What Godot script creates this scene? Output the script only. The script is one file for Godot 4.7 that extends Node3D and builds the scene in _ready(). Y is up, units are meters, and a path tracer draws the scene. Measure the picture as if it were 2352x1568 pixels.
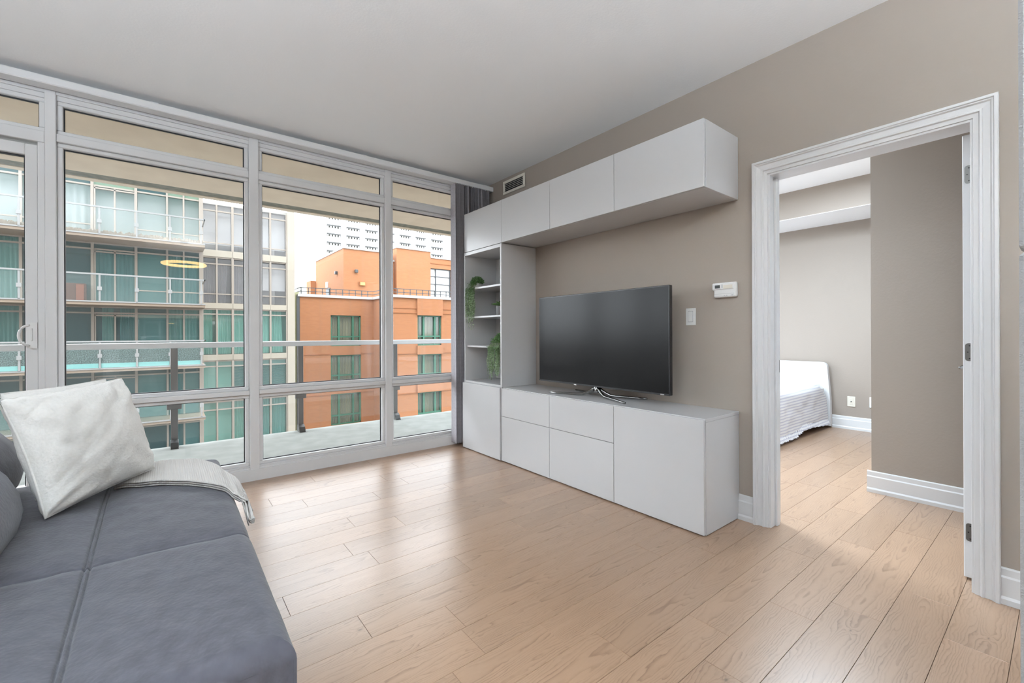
extends Node3D
# A living room corner: window wall with balcony, media wall, doorway to a bedroom.
# World: x = 0 is the front of the low cabinets, the media wall is at x = WX, the window wall at z = WZ.

const WX := 0.403        # face of the media wall
const WT := 0.122        # its thickness
const WZ := -2.558       # inner face of the window wall
const HC := 2.63         # ceiling
const LEFT_X := -4.4
const BACK_Z := 5.0
const BED_X := 3.79      # far bedroom wall

var taken := {}
var M := {}
var rng := RandomNumberGenerator.new()

# ------------------------------------------------------------------ helpers
func numbered(called: String) -> String:
	if not taken.has(called):
		taken[called] = 0
		return called
	taken[called] += 1
	return "%s_%03d" % [called, taken[called]]

func tag(o: Node, label: String, category: String, group := "", kind := "") -> Node:
	o.set_meta("label", label)
	o.set_meta("category", category)
	if group != "":
		o.set_meta("group", group)
	if kind != "":
		o.set_meta("kind", kind)
	return o

func thing(called: String, label: String, category: String, at := Vector3.ZERO, group := "", kind := "") -> Node3D:
	var o := Node3D.new()
	o.name = numbered(called)
	add_child(o)
	o.position = at
	tag(o, label, category, group, kind)
	return o

class Shape:
	var st := SurfaceTool.new()
	var smooth := false
	var off := Vector3.ZERO
	func _init(is_smooth := false, offset := Vector3.ZERO):
		smooth = is_smooth
		off = offset
		st.begin(Mesh.PRIMITIVE_TRIANGLES)
		st.set_smooth_group(0 if smooth else -1)
	func tri(a: Vector3, b: Vector3, c: Vector3):
		st.add_vertex(a - off)
		st.add_vertex(b - off)
		st.add_vertex(c - off)
	func poly(p: Array, n: Vector3):
		# one flat polygon, turned so that its front looks along n
		var k := p.size()
		var c: Vector3 = (p[1] - p[0]).cross(p[k - 1] - p[0])
		if c.dot(n) > 0.0:
			p = p.duplicate()
			p.reverse()
		for i in range(1, k - 1):
			tri(p[0], p[i], p[i + 1])
	func box(p: Vector3, q: Vector3, b := 0.0):
		var lo := p.min(q)
		var hi := p.max(q)
		var sx := [lo.x, hi.x]
		var sy := [lo.y, hi.y]
		var sz := [lo.z, hi.z]
		var sg := [-1.0, 1.0]
		b = minf(b, minf(hi.x - lo.x, minf(hi.y - lo.y, hi.z - lo.z)) * 0.49)
		for i in 2:
			var s: float = sg[i]
			var ax: float = sx[i]
			var ay: float = sy[i]
			var az: float = sz[i]
			poly([Vector3(ax, lo.y + b, lo.z + b), Vector3(ax, hi.y - b, lo.z + b), Vector3(ax, hi.y - b, hi.z - b), Vector3(ax, lo.y + b, hi.z - b)], Vector3(s, 0, 0))
			poly([Vector3(lo.x + b, ay, lo.z + b), Vector3(hi.x - b, ay, lo.z + b), Vector3(hi.x - b, ay, hi.z - b), Vector3(lo.x + b, ay, hi.z - b)], Vector3(0, s, 0))
			poly([Vector3(lo.x + b, lo.y + b, az), Vector3(hi.x - b, lo.y + b, az), Vector3(hi.x - b, hi.y - b, az), Vector3(lo.x + b, hi.y - b, az)], Vector3(0, 0, s))
		if b <= 0.0:
			return
		for i in 2:
			for j in 2:
				var si: float = sg[i]
				var sj: float = sg[j]
				# edges along z, y, x
				poly([Vector3(sx[i], sy[j] - sj * b, lo.z + b), Vector3(sx[i] - si * b, sy[j], lo.z + b), Vector3(sx[i] - si * b, sy[j], hi.z - b), Vector3(sx[i], sy[j] - sj * b, hi.z - b)], Vector3(si, sj, 0))
				poly([Vector3(sx[i], lo.y + b, sz[j] - sj * b), Vector3(sx[i] - si * b, lo.y + b, sz[j]), Vector3(sx[i] - si * b, hi.y - b, sz[j]), Vector3(sx[i], hi.y - b, sz[j] - sj * b)], Vector3(si, 0, sj))
				poly([Vector3(lo.x + b, sy[i], sz[j] - sj * b), Vector3(lo.x + b, sy[i] - si * b, sz[j]), Vector3(hi.x - b, sy[i] - si * b, sz[j]), Vector3(hi.x - b, sy[i], sz[j] - sj * b)], Vector3(0, si, sj))
				for k in 2:
					var sk: float = sg[k]
					poly([Vector3(sx[i], sy[j] - sj * b, sz[k] - sk * b), Vector3(sx[i] - si * b, sy[j], sz[k] - sk * b), Vector3(sx[i] - si * b, sy[j] - sj * b, sz[k])], Vector3(si, sj, sk))
	func grid(rows: Array, close_u := false):
		# rows of points; neighbouring rows are joined with quads
		for i in rows.size() - 1:
			var a: PackedVector3Array = rows[i]
			var b: PackedVector3Array = rows[i + 1]
			var n := a.size()
			for j in (n if close_u else n - 1):
				var k := (j + 1) % n
				tri(a[j], a[k], b[k])
				tri(a[j], b[k], b[j])
	func tube(path: Array, radii, sides := 8):
		var rows := []
		for i in path.size():
			var d: Vector3 = (path[mini(i + 1, path.size() - 1)] - path[maxi(i - 1, 0)]).normalized()
			var u := d.cross(Vector3.UP if absf(d.y) < 0.9 else Vector3.RIGHT).normalized()
			var v := d.cross(u)
			var r: float = radii[i] if radii is Array else radii
			var ring := PackedVector3Array()
			for s in sides:
				var a := TAU * s / sides
				ring.append(path[i] + (u * cos(a) + v * sin(a)) * r)
			rows.append(ring)
		grid(rows, true)
		for e in [0, rows.size() - 1]:
			var ring: PackedVector3Array = rows[e]
			for s in sides:
				var q: Vector3 = ring[(s + 1) % sides]
				if e == 0:
					tri(path[0], q, ring[s])
				else:
					tri(path[path.size() - 1], ring[s], q)
	func prism(outline: Array, a: Vector3, b: Vector3, u: Vector3, v: Vector3):
		# outline of 2-D points in the axes u, v, swept from a to b
		var d := (b - a).normalized()
		var n := outline.size()
		var pa := []
		var pb := []
		var mid := Vector3.ZERO
		for q in outline:
			pa.append(a + u * q.x + v * q.y)
			pb.append(b + u * q.x + v * q.y)
			mid += u * q.x + v * q.y
		mid /= n
		for i in n:
			var j := (i + 1) % n
			var e: Vector3 = pa[j] - pa[i]
			var nn := e.cross(d)
			var area := 0.0
			for k in n:
				var k2 := (k + 1) % n
				area += outline[k].x * outline[k2].y - outline[k2].x * outline[k].y
			var s := 1.0 if (u.cross(v).dot(d) * area) > 0.0 else -1.0
			poly([pa[i], pa[j], pb[j], pb[i]], nn * s)
		var flat := PackedVector2Array(outline)
		var idx := Geometry2D.triangulate_polygon(flat)
		for t in range(0, idx.size(), 3):
			poly([pa[idx[t]], pa[idx[t + 1]], pa[idx[t + 2]]], -d)
			poly([pb[idx[t]], pb[idx[t + 1]], pb[idx[t + 2]]], d)
	func done() -> ArrayMesh:
		st.generate_normals()
		return st.commit()

func put(parent: Node, called: String, shape, material: Material) -> MeshInstance3D:
	var o := MeshInstance3D.new()
	o.name = called if parent != self else numbered(called)
	o.mesh = shape.done() if shape is Shape else shape
	o.material_override = material
	parent.add_child(o, true)
	return o

func block(parent: Node, called: String, lo: Vector3, hi: Vector3, material: Material, b := 0.0) -> MeshInstance3D:
	var s := Shape.new()
	s.box(lo, hi, b)
	return put(parent, called, s, material)

func boxes(list: Array, b := 0.0) -> Shape:
	var s := Shape.new()
	for q in list:
		s.box(q[0], q[1], b)
	return s

func V(x: float, y: float, z: float) -> Vector3:
	return Vector3(x, y, z)

# ------------------------------------------------------------------ materials
func lin(r: float, g: float, b: float, a := 1.0) -> Color:
	var c := Color(r, g, b).linear_to_srgb()
	c.a = a
	return c

func mat(called: String, c: Color, rough := 0.6, metal := 0.0) -> StandardMaterial3D:
	var m := StandardMaterial3D.new()
	m.resource_name = called
	m.albedo_color = c
	m.roughness = rough
	m.metallic = metal
	M[called] = m
	return m

func noise_tex(seed_: int, freq: float, size: int, lo: Color, hi: Color, octaves := 4) -> ImageTexture:
	var n := FastNoiseLite.new()
	n.seed = seed_
	n.frequency = freq
	n.fractal_octaves = octaves
	var src := n.get_seamless_image(size, size)
	src.convert(Image.FORMAT_RGB8)
	var data := src.get_data()
	for i in range(0, data.size(), 3):
		var t := data[i] / 255.0
		var c := lo.lerp(hi, t)
		data[i] = int(c.r * 255.0)
		data[i + 1] = int(c.g * 255.0)
		data[i + 2] = int(c.b * 255.0)
	return ImageTexture.create_from_image(Image.create_from_data(size, size, false, Image.FORMAT_RGB8, data))

func relief(m: StandardMaterial3D, tex: Texture2D, depth: float):
	m.heightmap_enabled = true
	m.heightmap_texture = tex
	m.heightmap_scale = depth

func tri_world(m: StandardMaterial3D, scale: float, world := true):
	m.uv1_triplanar = true
	m.uv1_world_triplanar = world
	m.uv1_scale = Vector3.ONE * scale

func glass(called: String, c: Color, alpha: float) -> StandardMaterial3D:
	var m := mat(called, c, 0.0)
	m.transparency = BaseMaterial3D.TRANSPARENCY_ALPHA
	m.albedo_color.a = alpha
	return m

func wood_texture(seed_: int, tone: float, kind: int) -> ImageTexture:
	# one oak board, 1.9 m x 0.17 m: growth rings cut flat, fine pores and a knot now and then
	var w := 1900
	var h := 170
	var warp := FastNoiseLite.new()
	warp.seed = seed_
	warp.frequency = 1.0
	warp.fractal_octaves = 3
	var fine := FastNoiseLite.new()
	fine.seed = seed_ + 50
	fine.frequency = 1.0
	fine.fractal_octaves = 2
	var r := RandomNumberGenerator.new()
	r.seed = seed_
	var pith := r.randf_range(-0.03, 0.03) if kind != 2 else r.randf_range(0.12, 0.2)
	var tilt := r.randf_range(0.02, 0.05) * (1.0 if r.randf() < 0.5 else -1.0)
	var start := r.randf_range(-1.2, 0.2)
	var knots := []
	if kind == 1:
		for k in 2:
			knots.append(Vector3(r.randf_range(0.2, 1.7), r.randf_range(0.04, 0.13), r.randf_range(0.005, 0.009)))
	var base := Color(0.335, 0.217, 0.142) * tone
	var dark := Color(0.140, 0.074, 0.041) * tone
	var data := PackedByteArray()
	data.resize(w * h * 3)
	var at := 0
	for y in h:
		var v := (y + 0.5) / h * 0.17
		for x in w:
			var u := (x + 0.5) / w * 1.9
			var vv := v - 0.085 - pith + 0.022 * warp.get_noise_2d(u * 1.6, v * 9.0) + 0.006 * warp.get_noise_2d(u * 7.0, v * 30.0 + 9.0) + 0.0012 * fine.get_noise_2d(u * 26.0, v * 70.0)
			var kd := 0.0
			for q in knots:
				var dd := Vector2((u - q.x) * 0.55, v - q.y).length()
				var g := exp(-dd * dd / (q.z * q.z * 9.0))
				vv += g * 0.03 * signf(v - q.y + 0.0001)
				kd = maxf(kd, exp(-dd * dd / (q.z * q.z * 0.35)))
			var deep := 0.018 + tilt * (u + start) + 0.018 * warp.get_noise_2d(u * 1.1 + 40.0, v * 4.0)
			var ring := sqrt(vv * vv + deep * deep) / 0.0082
			var f := ring - floorf(ring)
			var line := pow(f, 4.0) * clampf((1.0 - f) / 0.09, 0.0, 1.0)
			var patch := clampf(0.66 + 0.8 * warp.get_noise_2d(u * 2.3 + 90.0, v * 14.0), 0.30, 1.0)
			var pores := fine.get_noise_2d(u * 28.0, v * 900.0)
			var t := line * 1.0 * patch + 0.10 * pores + 0.05 * warp.get_noise_2d(u * 0.9, v * 6.0 + 70.0)
			t = clampf(t, -0.15, 1.0)
			var c := base.lerp(dark, t)
			if kd > 0.02:
				c = c.lerp(Color(0.09, 0.055, 0.035), clampf(kd, 0.0, 1.0) * 0.85)
			c = c.linear_to_srgb()
			data[at] = int(clampf(c.r, 0, 1) * 255.0)
			data[at + 1] = int(clampf(c.g, 0, 1) * 255.0)
			data[at + 2] = int(clampf(c.b, 0, 1) * 255.0)
			at += 3
	var im := Image.create_from_data(w, h, false, Image.FORMAT_RGB8, data)
	return ImageTexture.create_from_image(im)

func make_materials():
	var wall := mat("wall_paint", lin(0.325, 0.278, 0.240), 0.75)
	relief(wall, noise_tex(3, 0.06, 256, Color.BLACK, Color.WHITE, 3), 0.03)
	tri_world(wall, 3.0)
	var ceil := mat("ceiling_paint", lin(0.90, 0.90, 0.90), 0.85)
	relief(ceil, noise_tex(4, 0.08, 256, Color.BLACK, Color.WHITE, 3), 0.03)
	tri_world(ceil, 3.0)
	mat("trim_paint", lin(0.66, 0.66, 0.665), 0.35)
	mat("lacquer", lin(0.56, 0.56, 0.565), 0.22)
	mat("lacquer_inner", lin(0.60, 0.60, 0.60), 0.4)
	mat("vinyl", lin(0.70, 0.70, 0.705), 0.35)
	mat("gasket", lin(0.012, 0.012, 0.014), 0.5)
	glass("window_glass", lin(0.8, 0.9, 0.88), 0.03)
	mat("black_gap", lin(0.01, 0.01, 0.01), 0.8)  # near-black for vent slot shade, cable holes and screws
	mat("chrome", lin(0.62, 0.62, 0.62), 0.12, 1.0)
	mat("dark_chrome", lin(0.27, 0.27, 0.265), 0.14, 1.0)
	mat("hinge_metal", lin(0.15, 0.147, 0.14), 0.4, 0.9)
	mat("plastic_white", lin(0.74, 0.74, 0.73), 0.4)
	mat("plastic_cream", lin(0.70, 0.66, 0.58), 0.4)
	mat("plastic_grey", lin(0.40, 0.40, 0.41), 0.4)
	mat("display_dark", lin(0.02, 0.022, 0.02), 0.2)
	var scr := mat("tv_screen", lin(0.003, 0.003, 0.0032), 0.20)
	scr.metallic_specular = 0.33
	mat("bezel_dark", lin(0.045, 0.045, 0.046), 0.3, 0.7)
	mat("tv_black", lin(0.012, 0.012, 0.013), 0.22)
	# sofa cloth
	var cloth := mat("sofa_cloth", Color.WHITE, 0.9)
	cloth.albedo_texture = noise_tex(11, 0.03, 256, lin(0.036, 0.035, 0.044), lin(0.062, 0.061, 0.074), 4)
	relief(cloth, noise_tex(12, 0.11, 256, Color.BLACK, Color.WHITE, 3), 0.10)
	tri_world(cloth, 2.2)
	cloth.rim_enabled = true
	cloth.rim = 0.25
	cloth.rim_tint = 0.4
	var pil := mat("pillow_cloth", Color.WHITE, 0.95)
	pil.albedo_texture = noise_tex(13, 0.09, 256, lin(0.62, 0.605, 0.57), lin(0.72, 0.705, 0.675), 3)
	relief(pil, noise_tex(14, 0.13, 256, Color.BLACK, Color.WHITE, 3), 0.12)
	tri_world(pil, 3.2)
	var th := mat("throw_knit", Color.WHITE, 0.95)
	var im := Image.create(64, 64, false, Image.FORMAT_RGB8)
	for y in 64:
		for x in 64:
			var k := 0.5 + 0.5 * cos(TAU * x / 8.0)
			im.set_pixel(x, y, Color(k, k, k))
	th.albedo_color = lin(0.47, 0.45, 0.425)
	relief(th, ImageTexture.create_from_image(im), 0.12)
	tri_world(th, 16.0)
	var van := mat("vane_cloth", Color.WHITE, 0.8)
	van.albedo_texture = noise_tex(15, 0.05, 128, lin(0.36, 0.345, 0.37), lin(0.43, 0.415, 0.44), 3)
	tri_world(van, 6.0)
	van.backlight_enabled = true
	van.backlight = Color(0.25, 0.25, 0.25)
	# floor boards
	for i in 10:
		var kind: int = [0, 0, 1, 2, 0, 2, 1, 0, 1, 0][i]
		var tone: float = [1.0, 1.07, 0.95, 1.02, 0.92, 1.10, 0.98, 1.04, 1.0, 0.94][i]
		var wd := mat("oak_%d" % i, Color.WHITE, 0.31)
		wd.albedo_texture = wood_texture(100 + i * 7, tone, kind)
		wd.metallic_specular = 0.66
	mat("oak_underlay", lin(0.06, 0.04, 0.03), 0.9)
	# bed
	var st_img := Image.create(8, 64, false, Image.FORMAT_RGB8)
	for y in 64:
		var c := lin(0.74, 0.74, 0.76) if (y % 32) < 19 else lin(0.52, 0.52, 0.60)
		for x in 8:
			st_img.set_pixel(x, y, c)
	var spread := mat("striped_cotton", Color.WHITE, 0.9)
	spread.albedo_texture = ImageTexture.create_from_image(st_img)
	tri_world(spread, 20.0)
	spread.uv1_scale = Vector3(18.0, 18.0, 18.0)
	mat("sheet_white", lin(0.64, 0.64, 0.65), 0.9)
	# plants
	var leaf := mat("leaf_green", Color.WHITE, 0.55)
	leaf.vertex_color_use_as_albedo = true
	mat("pot_grey", lin(0.22, 0.22, 0.225), 0.5)
	mat("pot_white", lin(0.72, 0.72, 0.72), 0.4)
	mat("soil", lin(0.03, 0.022, 0.015), 0.95)
	# balcony and city
	var con := mat("balcony_concrete", Color.WHITE, 0.9)
	con.albedo_texture = noise_tex(21, 0.02, 256, lin(0.125, 0.134, 0.120), lin(0.18, 0.187, 0.172), 5)
	tri_world(con, 0.8)
	var sof := mat("soffit_plaster", Color.WHITE, 0.95)
	sof.albedo_texture = noise_tex(22, 0.015, 256, lin(0.70, 0.575, 0.425), lin(0.77, 0.645, 0.485), 5)
	tri_world(sof, 0.7)
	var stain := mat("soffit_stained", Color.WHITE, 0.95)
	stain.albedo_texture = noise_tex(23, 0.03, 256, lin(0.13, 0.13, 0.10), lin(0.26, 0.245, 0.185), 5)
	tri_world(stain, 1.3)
	mat("rail_white", lin(0.62, 0.62, 0.63), 0.4)
	mat("post_grey", lin(0.135, 0.125, 0.118), 0.45)
	mat("foot_black", lin(0.03, 0.03, 0.03), 0.35)
	glass("rail_glass", lin(0.55, 0.66, 0.62), 0.07)
	mat("facade_metal", lin(0.30, 0.26, 0.22), 0.6)
	mat("facade_panel", lin(0.36, 0.32, 0.26), 0.7)
	mat("facade_rail", lin(0.27, 0.27, 0.265), 0.5)
	mat("slab_underside", lin(0.26, 0.20, 0.15), 0.9)
	mat("room_wall", lin(0.34, 0.33, 0.31), 0.9)
	glass("teal_glass", lin(0.07, 0.165, 0.175), 0.42)
	glass("teal_clear", lin(0.12, 0.24, 0.21), 0.30)
	glass("grey_glass", lin(0.30, 0.30, 0.31), 0.32)
	mat("spandrel_green", lin(0.13, 0.20, 0.14), 0.4)
	mat("curtain_white", lin(0.42, 0.50, 0.46), 0.9)
	mat("curtain_teal", lin(0.17, 0.37, 0.35), 0.9)
	mat("curtain_mint", lin(0.28, 0.54, 0.465), 0.9)
	mat("curtain_grey", lin(0.24, 0.235, 0.24), 0.9)
	mat("sky_sheen_white", lin(0.48, 0.48, 0.49), 0.9)  # lightens the top-storey panes in place of reflected sky
	mat("blind_dark", lin(0.08, 0.17, 0.18), 0.6)
	var gr := mat("gravel", Color.WHITE, 0.95)
	gr.albedo_texture = noise_tex(24, 0.2, 128, lin(0.04, 0.03, 0.02), lin(0.24, 0.19, 0.14), 3)
	tri_world(gr, 1.0)
	var ham := mat("hammered_glass", Color.WHITE, 0.4)
	ham.albedo_texture = noise_tex(25, 0.075, 256, lin(0.012, 0.02, 0.02), lin(0.22, 0.30, 0.28), 2)
	tri_world(ham, 1.2)
	var br := mat("orange_brick", Color.WHITE, 0.9)
	br.albedo_texture = brick_texture()
	tri_world(br, 0.5)
	mat("brick_band", lin(0.30, 0.115, 0.045), 0.9)
	mat("coping", lin(0.44, 0.43, 0.42), 0.7)
	mat("green_frame", lin(0.035, 0.135, 0.085), 0.5)
	glass("brick_glass", lin(0.10, 0.16, 0.13), 0.30)
	mat("vertical_blind_cream", lin(0.34, 0.29, 0.17), 0.9)
	mat("dark_metal", lin(0.06, 0.065, 0.07), 0.5)
	mat("pale_tower", lin(0.62, 0.62, 0.62), 0.9)
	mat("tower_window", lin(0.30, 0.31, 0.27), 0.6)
	mat("own_facade", lin(0.30, 0.29, 0.27), 0.7)
	mat("street", lin(0.14, 0.14, 0.14), 0.95)
	mat("lamp_yellow_glass", lin(0.45, 0.40, 0.12), 0.4)
	var tex := mat("tall_unit_finish", lin(0.33, 0.33, 0.33), 0.6)
	relief(tex, noise_tex(31, 0.2, 256, Color.BLACK, Color.WHITE, 2), 0.12)
	tri_world(tex, 7.0)

func brick_texture() -> ImageTexture:
	# 2 m x 2 m of brickwork far beyond arm's length: course colour only
	var im := Image.create(256, 256, false, Image.FORMAT_RGB8)
	var r := RandomNumberGenerator.new()
	r.seed = 5
	var mortar := lin(0.29, 0.135, 0.065)
	im.fill(mortar)
	for row in 32:
		var shift := 0 if row % 2 == 0 else 16
		for k in 8:
			var t := r.randf_range(0.93, 1.06)
			var c := lin(0.335 * t, 0.140 * t, 0.060 * t)
			im.fill_rect(Rect2i(k * 32 + shift - 16, row * 8, 31, 7), c)
	return ImageTexture.create_from_image(im)

# ------------------------------------------------------------------ scene
func _ready():
	rng.seed = 7
	set_view()
	make_materials()
	room_shell()
	boards()
	window_wall()
	doorway()
	bedroom_shell()
	balcony()
	media_wall()
	television()
	wall_devices()
	shelf_plants()
	sofa()
	pillows()
	throw_blanket()
	bed()
	tall_unit()
	ring_lamp_and_fill()
	city()

func set_view():
	var cam := Camera3D.new()
	cam.name = "camera"
	add_child(cam)
	cam.near = 0.05
	cam.far = 400.0
	cam.projection = Camera3D.PROJECTION_FRUSTUM
	cam.size = 2.0 * 0.05 * 784.0 / 1005.6
	cam.frustum_offset = Vector2(0, -0.05 * 17.6 / 1005.6)
	cam.position = Vector3(-2.235, 1.0864, 1.1989)
	cam.rotation = Vector3(0, -0.66595, 0)
	cam.rotate_object_local(Vector3(0, 0, 1), ROLL)
	cam.current = true

	var sky := ProceduralSkyMaterial.new()
	sky.sky_top_color = Color(0.945, 0.975, 1)
	sky.sky_horizon_color = Color(0.945, 0.975, 1)
	sky.ground_bottom_color = Color(0.42, 0.42, 0.42)
	sky.ground_horizon_color = Color(0.42, 0.42, 0.42)
	sky.sky_energy_multiplier = 1.0
	sky.ground_energy_multiplier = 1.0
	var env := Environment.new()
	env.background_mode = Environment.BG_SKY
	env.sky = Sky.new()
	env.sky.sky_material = sky
	env.background_energy_multiplier = SKY
	env.tonemap_mode = Environment.TONE_MAPPER_LINEAR
	env.tonemap_exposure = EXPOSURE
	env.sdfgi_enabled = true
	env.ssao_enabled = true
	env.ssil_enabled = true
	var we := WorldEnvironment.new()
	we.name = "environment"
	we.environment = env
	add_child(we)

const ROLL := -0.00402
const SKY := 6.2
const EXPOSURE := 1.42
const FILL := 8.0  # strength of the added fill lights

func area_light(called: String, parent: Node, at: Vector3, size: Vector2, energy: float, c: Color, pitch := -90.0):
	var l := AreaLight3D.new()
	l.name = called
	l.area_size = size
	l.light_energy = energy
	l.light_color = c
	l.area_range = 20.0
	l.area_attenuation = 2.0
	l.shadow_enabled = true
	parent.add_child(l)
	l.position = at
	l.rotation_degrees = Vector3(pitch, 0, 0)

func shell(called: String, shape: Shape, material: Material, label: String, category: String) -> MeshInstance3D:
	var o := put(self, called, shape, material)
	tag(o, label, category, "", "structure")
	return o

# ------------------------------------------------------------------ room
const DOOR_Z0 := 0.150   # rough opening in the media wall
const DOOR_Z1 := 0.985
const DOOR_H := 1.992

func room_shell():
	var lo_y := -0.02
	# media wall, with the doorway cut out
	shell("wall_right", boxes([
		[V(WX, lo_y, WZ - 0.12), V(WX + WT, HC, DOOR_Z0)],
		[V(WX, DOOR_H, DOOR_Z0), V(WX + WT, HC, DOOR_Z1)],
		[V(WX, lo_y, DOOR_Z1), V(WX + WT, HC, BACK_Z)]]), M.wall_paint,
		"taupe painted wall behind the television and around the doorway", "wall")
	shell("wall_left", boxes([[V(LEFT_X - 0.12, lo_y, WZ - 0.12), V(LEFT_X, HC, BACK_Z)]]), M.wall_paint, "taupe painted wall behind the sofa, out of the picture", "wall")
	shell("wall_back", boxes([[V(LEFT_X - 0.12, lo_y, BACK_Z), V(BED_X + 0.12, HC, BACK_Z + 0.12)]]), M.wall_paint, "taupe painted wall behind the viewer", "wall")
	shell("ceiling", boxes([[V(LEFT_X - 0.12, HC, WZ - 0.12), V(BED_X + 0.12, HC + 0.18, BACK_Z + 0.12)]]), M.ceiling_paint, "smooth white painted ceiling over the room", "ceiling")
	# baseboards: two-step moulding 14 cm high
	baseboard("baseboard_right", "white stepped baseboard between low cabinet and door casing", WX, 0.0 - 0.02, 0.088)
	baseboard("baseboard_corner", "white stepped baseboard at the far side of the doorway", WX, 1.026, 2.6)

func baseboard_profile(x: float, s: float) -> Array:
	# x: wall face; s: direction away from the wall
	return [Vector2(x, 0.0), Vector2(x + s * 0.022, 0.0), Vector2(x + s * 0.022, 0.022), Vector2(x + s * 0.016, 0.032), Vector2(x + s * 0.016, 0.105), Vector2(x + s * 0.011, 0.112), Vector2(x + s * 0.010, 0.138), Vector2(x + s * 0.006, 0.143), Vector2(x, 0.143)]

func baseboard(called: String, label: String, x: float, z0: float, z1: float, s := -1.0):
	var b := Shape.new()
	b.prism(baseboard_profile(x, s), V(0, 0, z0), V(0, 0, z1), Vector3.RIGHT, Vector3.UP)
	shell(called, b, M.trim_paint, label, "baseboard")

func board_mesh(x0: float, x1: float, z0: float, z1: float, shift: float, flip: bool) -> ArrayMesh:
	# one floorboard with a fine bevel on its upper edges
	var st := SurfaceTool.new()
	st.begin(Mesh.PRIMITIVE_TRIANGLES)
	st.set_smooth_group(-1)
	var b := 0.0011
	var g := 0.0005
	var top := [V(x0 + b, 0, z0 + b), V(x1 - b, 0, z0 + b), V(x1 - b, 0, z1 - b), V(x0 + b, 0, z1 - b)]
	var mid := [V(x0 + g, -b, z0 + g), V(x1 - g, -b, z0 + g), V(x1 - g, -b, z1 - g), V(x0 + g, -b, z1 - g)]
	var low := [V(x0 + g, -0.012, z0 + g), V(x1 - g, -0.012, z0 + g), V(x1 - g, -0.012, z1 - g), V(x0 + g, -0.012, z1 - g)]
	var quads := [top]
	for i in 4:
		var j := (i + 1) % 4
		quads.append([mid[i], mid[j], top[j], top[i]])
		quads.append([low[i], low[j], mid[j], mid[i]])
	for q in quads:
		for k in [0, 1, 2, 0, 2, 3]:
			var p: Vector3 = q[k]
			var u := (p.x - x0) / 1.9
			if flip:
				u = 1.0 - u
			st.set_uv(Vector2(u + shift, clampf((p.z - z0) / 0.17 + 0.03, 0.0, 0.99)))
			st.add_vertex(p)
	st.generate_normals()
	return st.commit()

func boards():
	var fl := Node3D.new()
	fl.name = numbered("floor")
	add_child(fl)
	tag(fl, "light oak plank floor running from the living room into the bedroom", "floor", "", "structure")
	block(fl, "underlay", V(LEFT_X - 0.12, -0.2, WZ - 0.12), V(BED_X + 0.12, -0.008, BACK_Z + 0.12), M.oak_underlay)
	# the end joints that the photograph shows, row by row
	var known := {-1: [-1.663], 0: [-1.368], -3: [-1.866, -0.672], -5: [-1.522], -2: [-1.138], -7: [-1.406], -9: [-1.132], -10: [-1.543, -0.86], -11: [-1.717], -8: [-0.668],
		2: [-1.52], 3: [-1.017], 5: [-0.835, -0.325, 0.534], 6: [-0.134, 0.90], 7: [0.198], 4: [0.202, 1.02]}
	var r := RandomNumberGenerator.new()
	r.seed = 21
	var pitch := 0.158
	var rest := SurfaceTool.new()
	rest.begin(Mesh.PRIMITIVE_TRIANGLES)
	var last := -1
	for row in range(-14, 34):
		var z0 := -0.345 + pitch * row
		var z1 := z0 + pitch
		z0 = maxf(z0, WZ - 0.02)
		if z1 <= z0:
			continue
		var near := row < 9
		var cuts: Array = known.get(row, []).duplicate()
		if cuts.is_empty():
			cuts.append(r.randf_range(-1.6, 0.4))
		cuts.sort()
		var step := func() -> float: return r.randf_range(0.75, 1.75)
		while cuts[0] > LEFT_X:
			cuts.push_front(cuts[0] - step.call())
		while cuts[cuts.size() - 1] < BED_X:
			cuts.append(cuts[cuts.size() - 1] + step.call())
		for i in cuts.size() - 1:
			var x0 := maxf(cuts[i], LEFT_X)
			var x1 := minf(cuts[i + 1], BED_X)
			if x1 - x0 < 0.03:
				continue
			var pick := r.randi_range(0, 9)
			if pick == last:
				pick = (pick + 3) % 10
			last = pick
			var mesh := board_mesh(x0, x1, z0, z1, r.randf() * 0.2 if x1 - x0 < 1.5 else 0.0, r.randf() < 0.5)
			# boards under the sofa, behind the viewer and past the closet are joined
			if not near or x1 < -3.4 or (x0 > 1.0 and z1 < -1.4) or (x0 > 1.6 and z0 > 0.4):
				rest.append_from(mesh, 0, Transform3D.IDENTITY)
			else:
				put(fl, "plank", mesh, M["oak_%d" % pick])
	var o := put(fl, "plank_field", rest.commit(), M.oak_0)
	o.set_meta("kind", "stuff")

# ------------------------------------------------------------------ window wall
const FACE := -2.558
const BACK := -2.665
const PANE := -2.625

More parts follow.
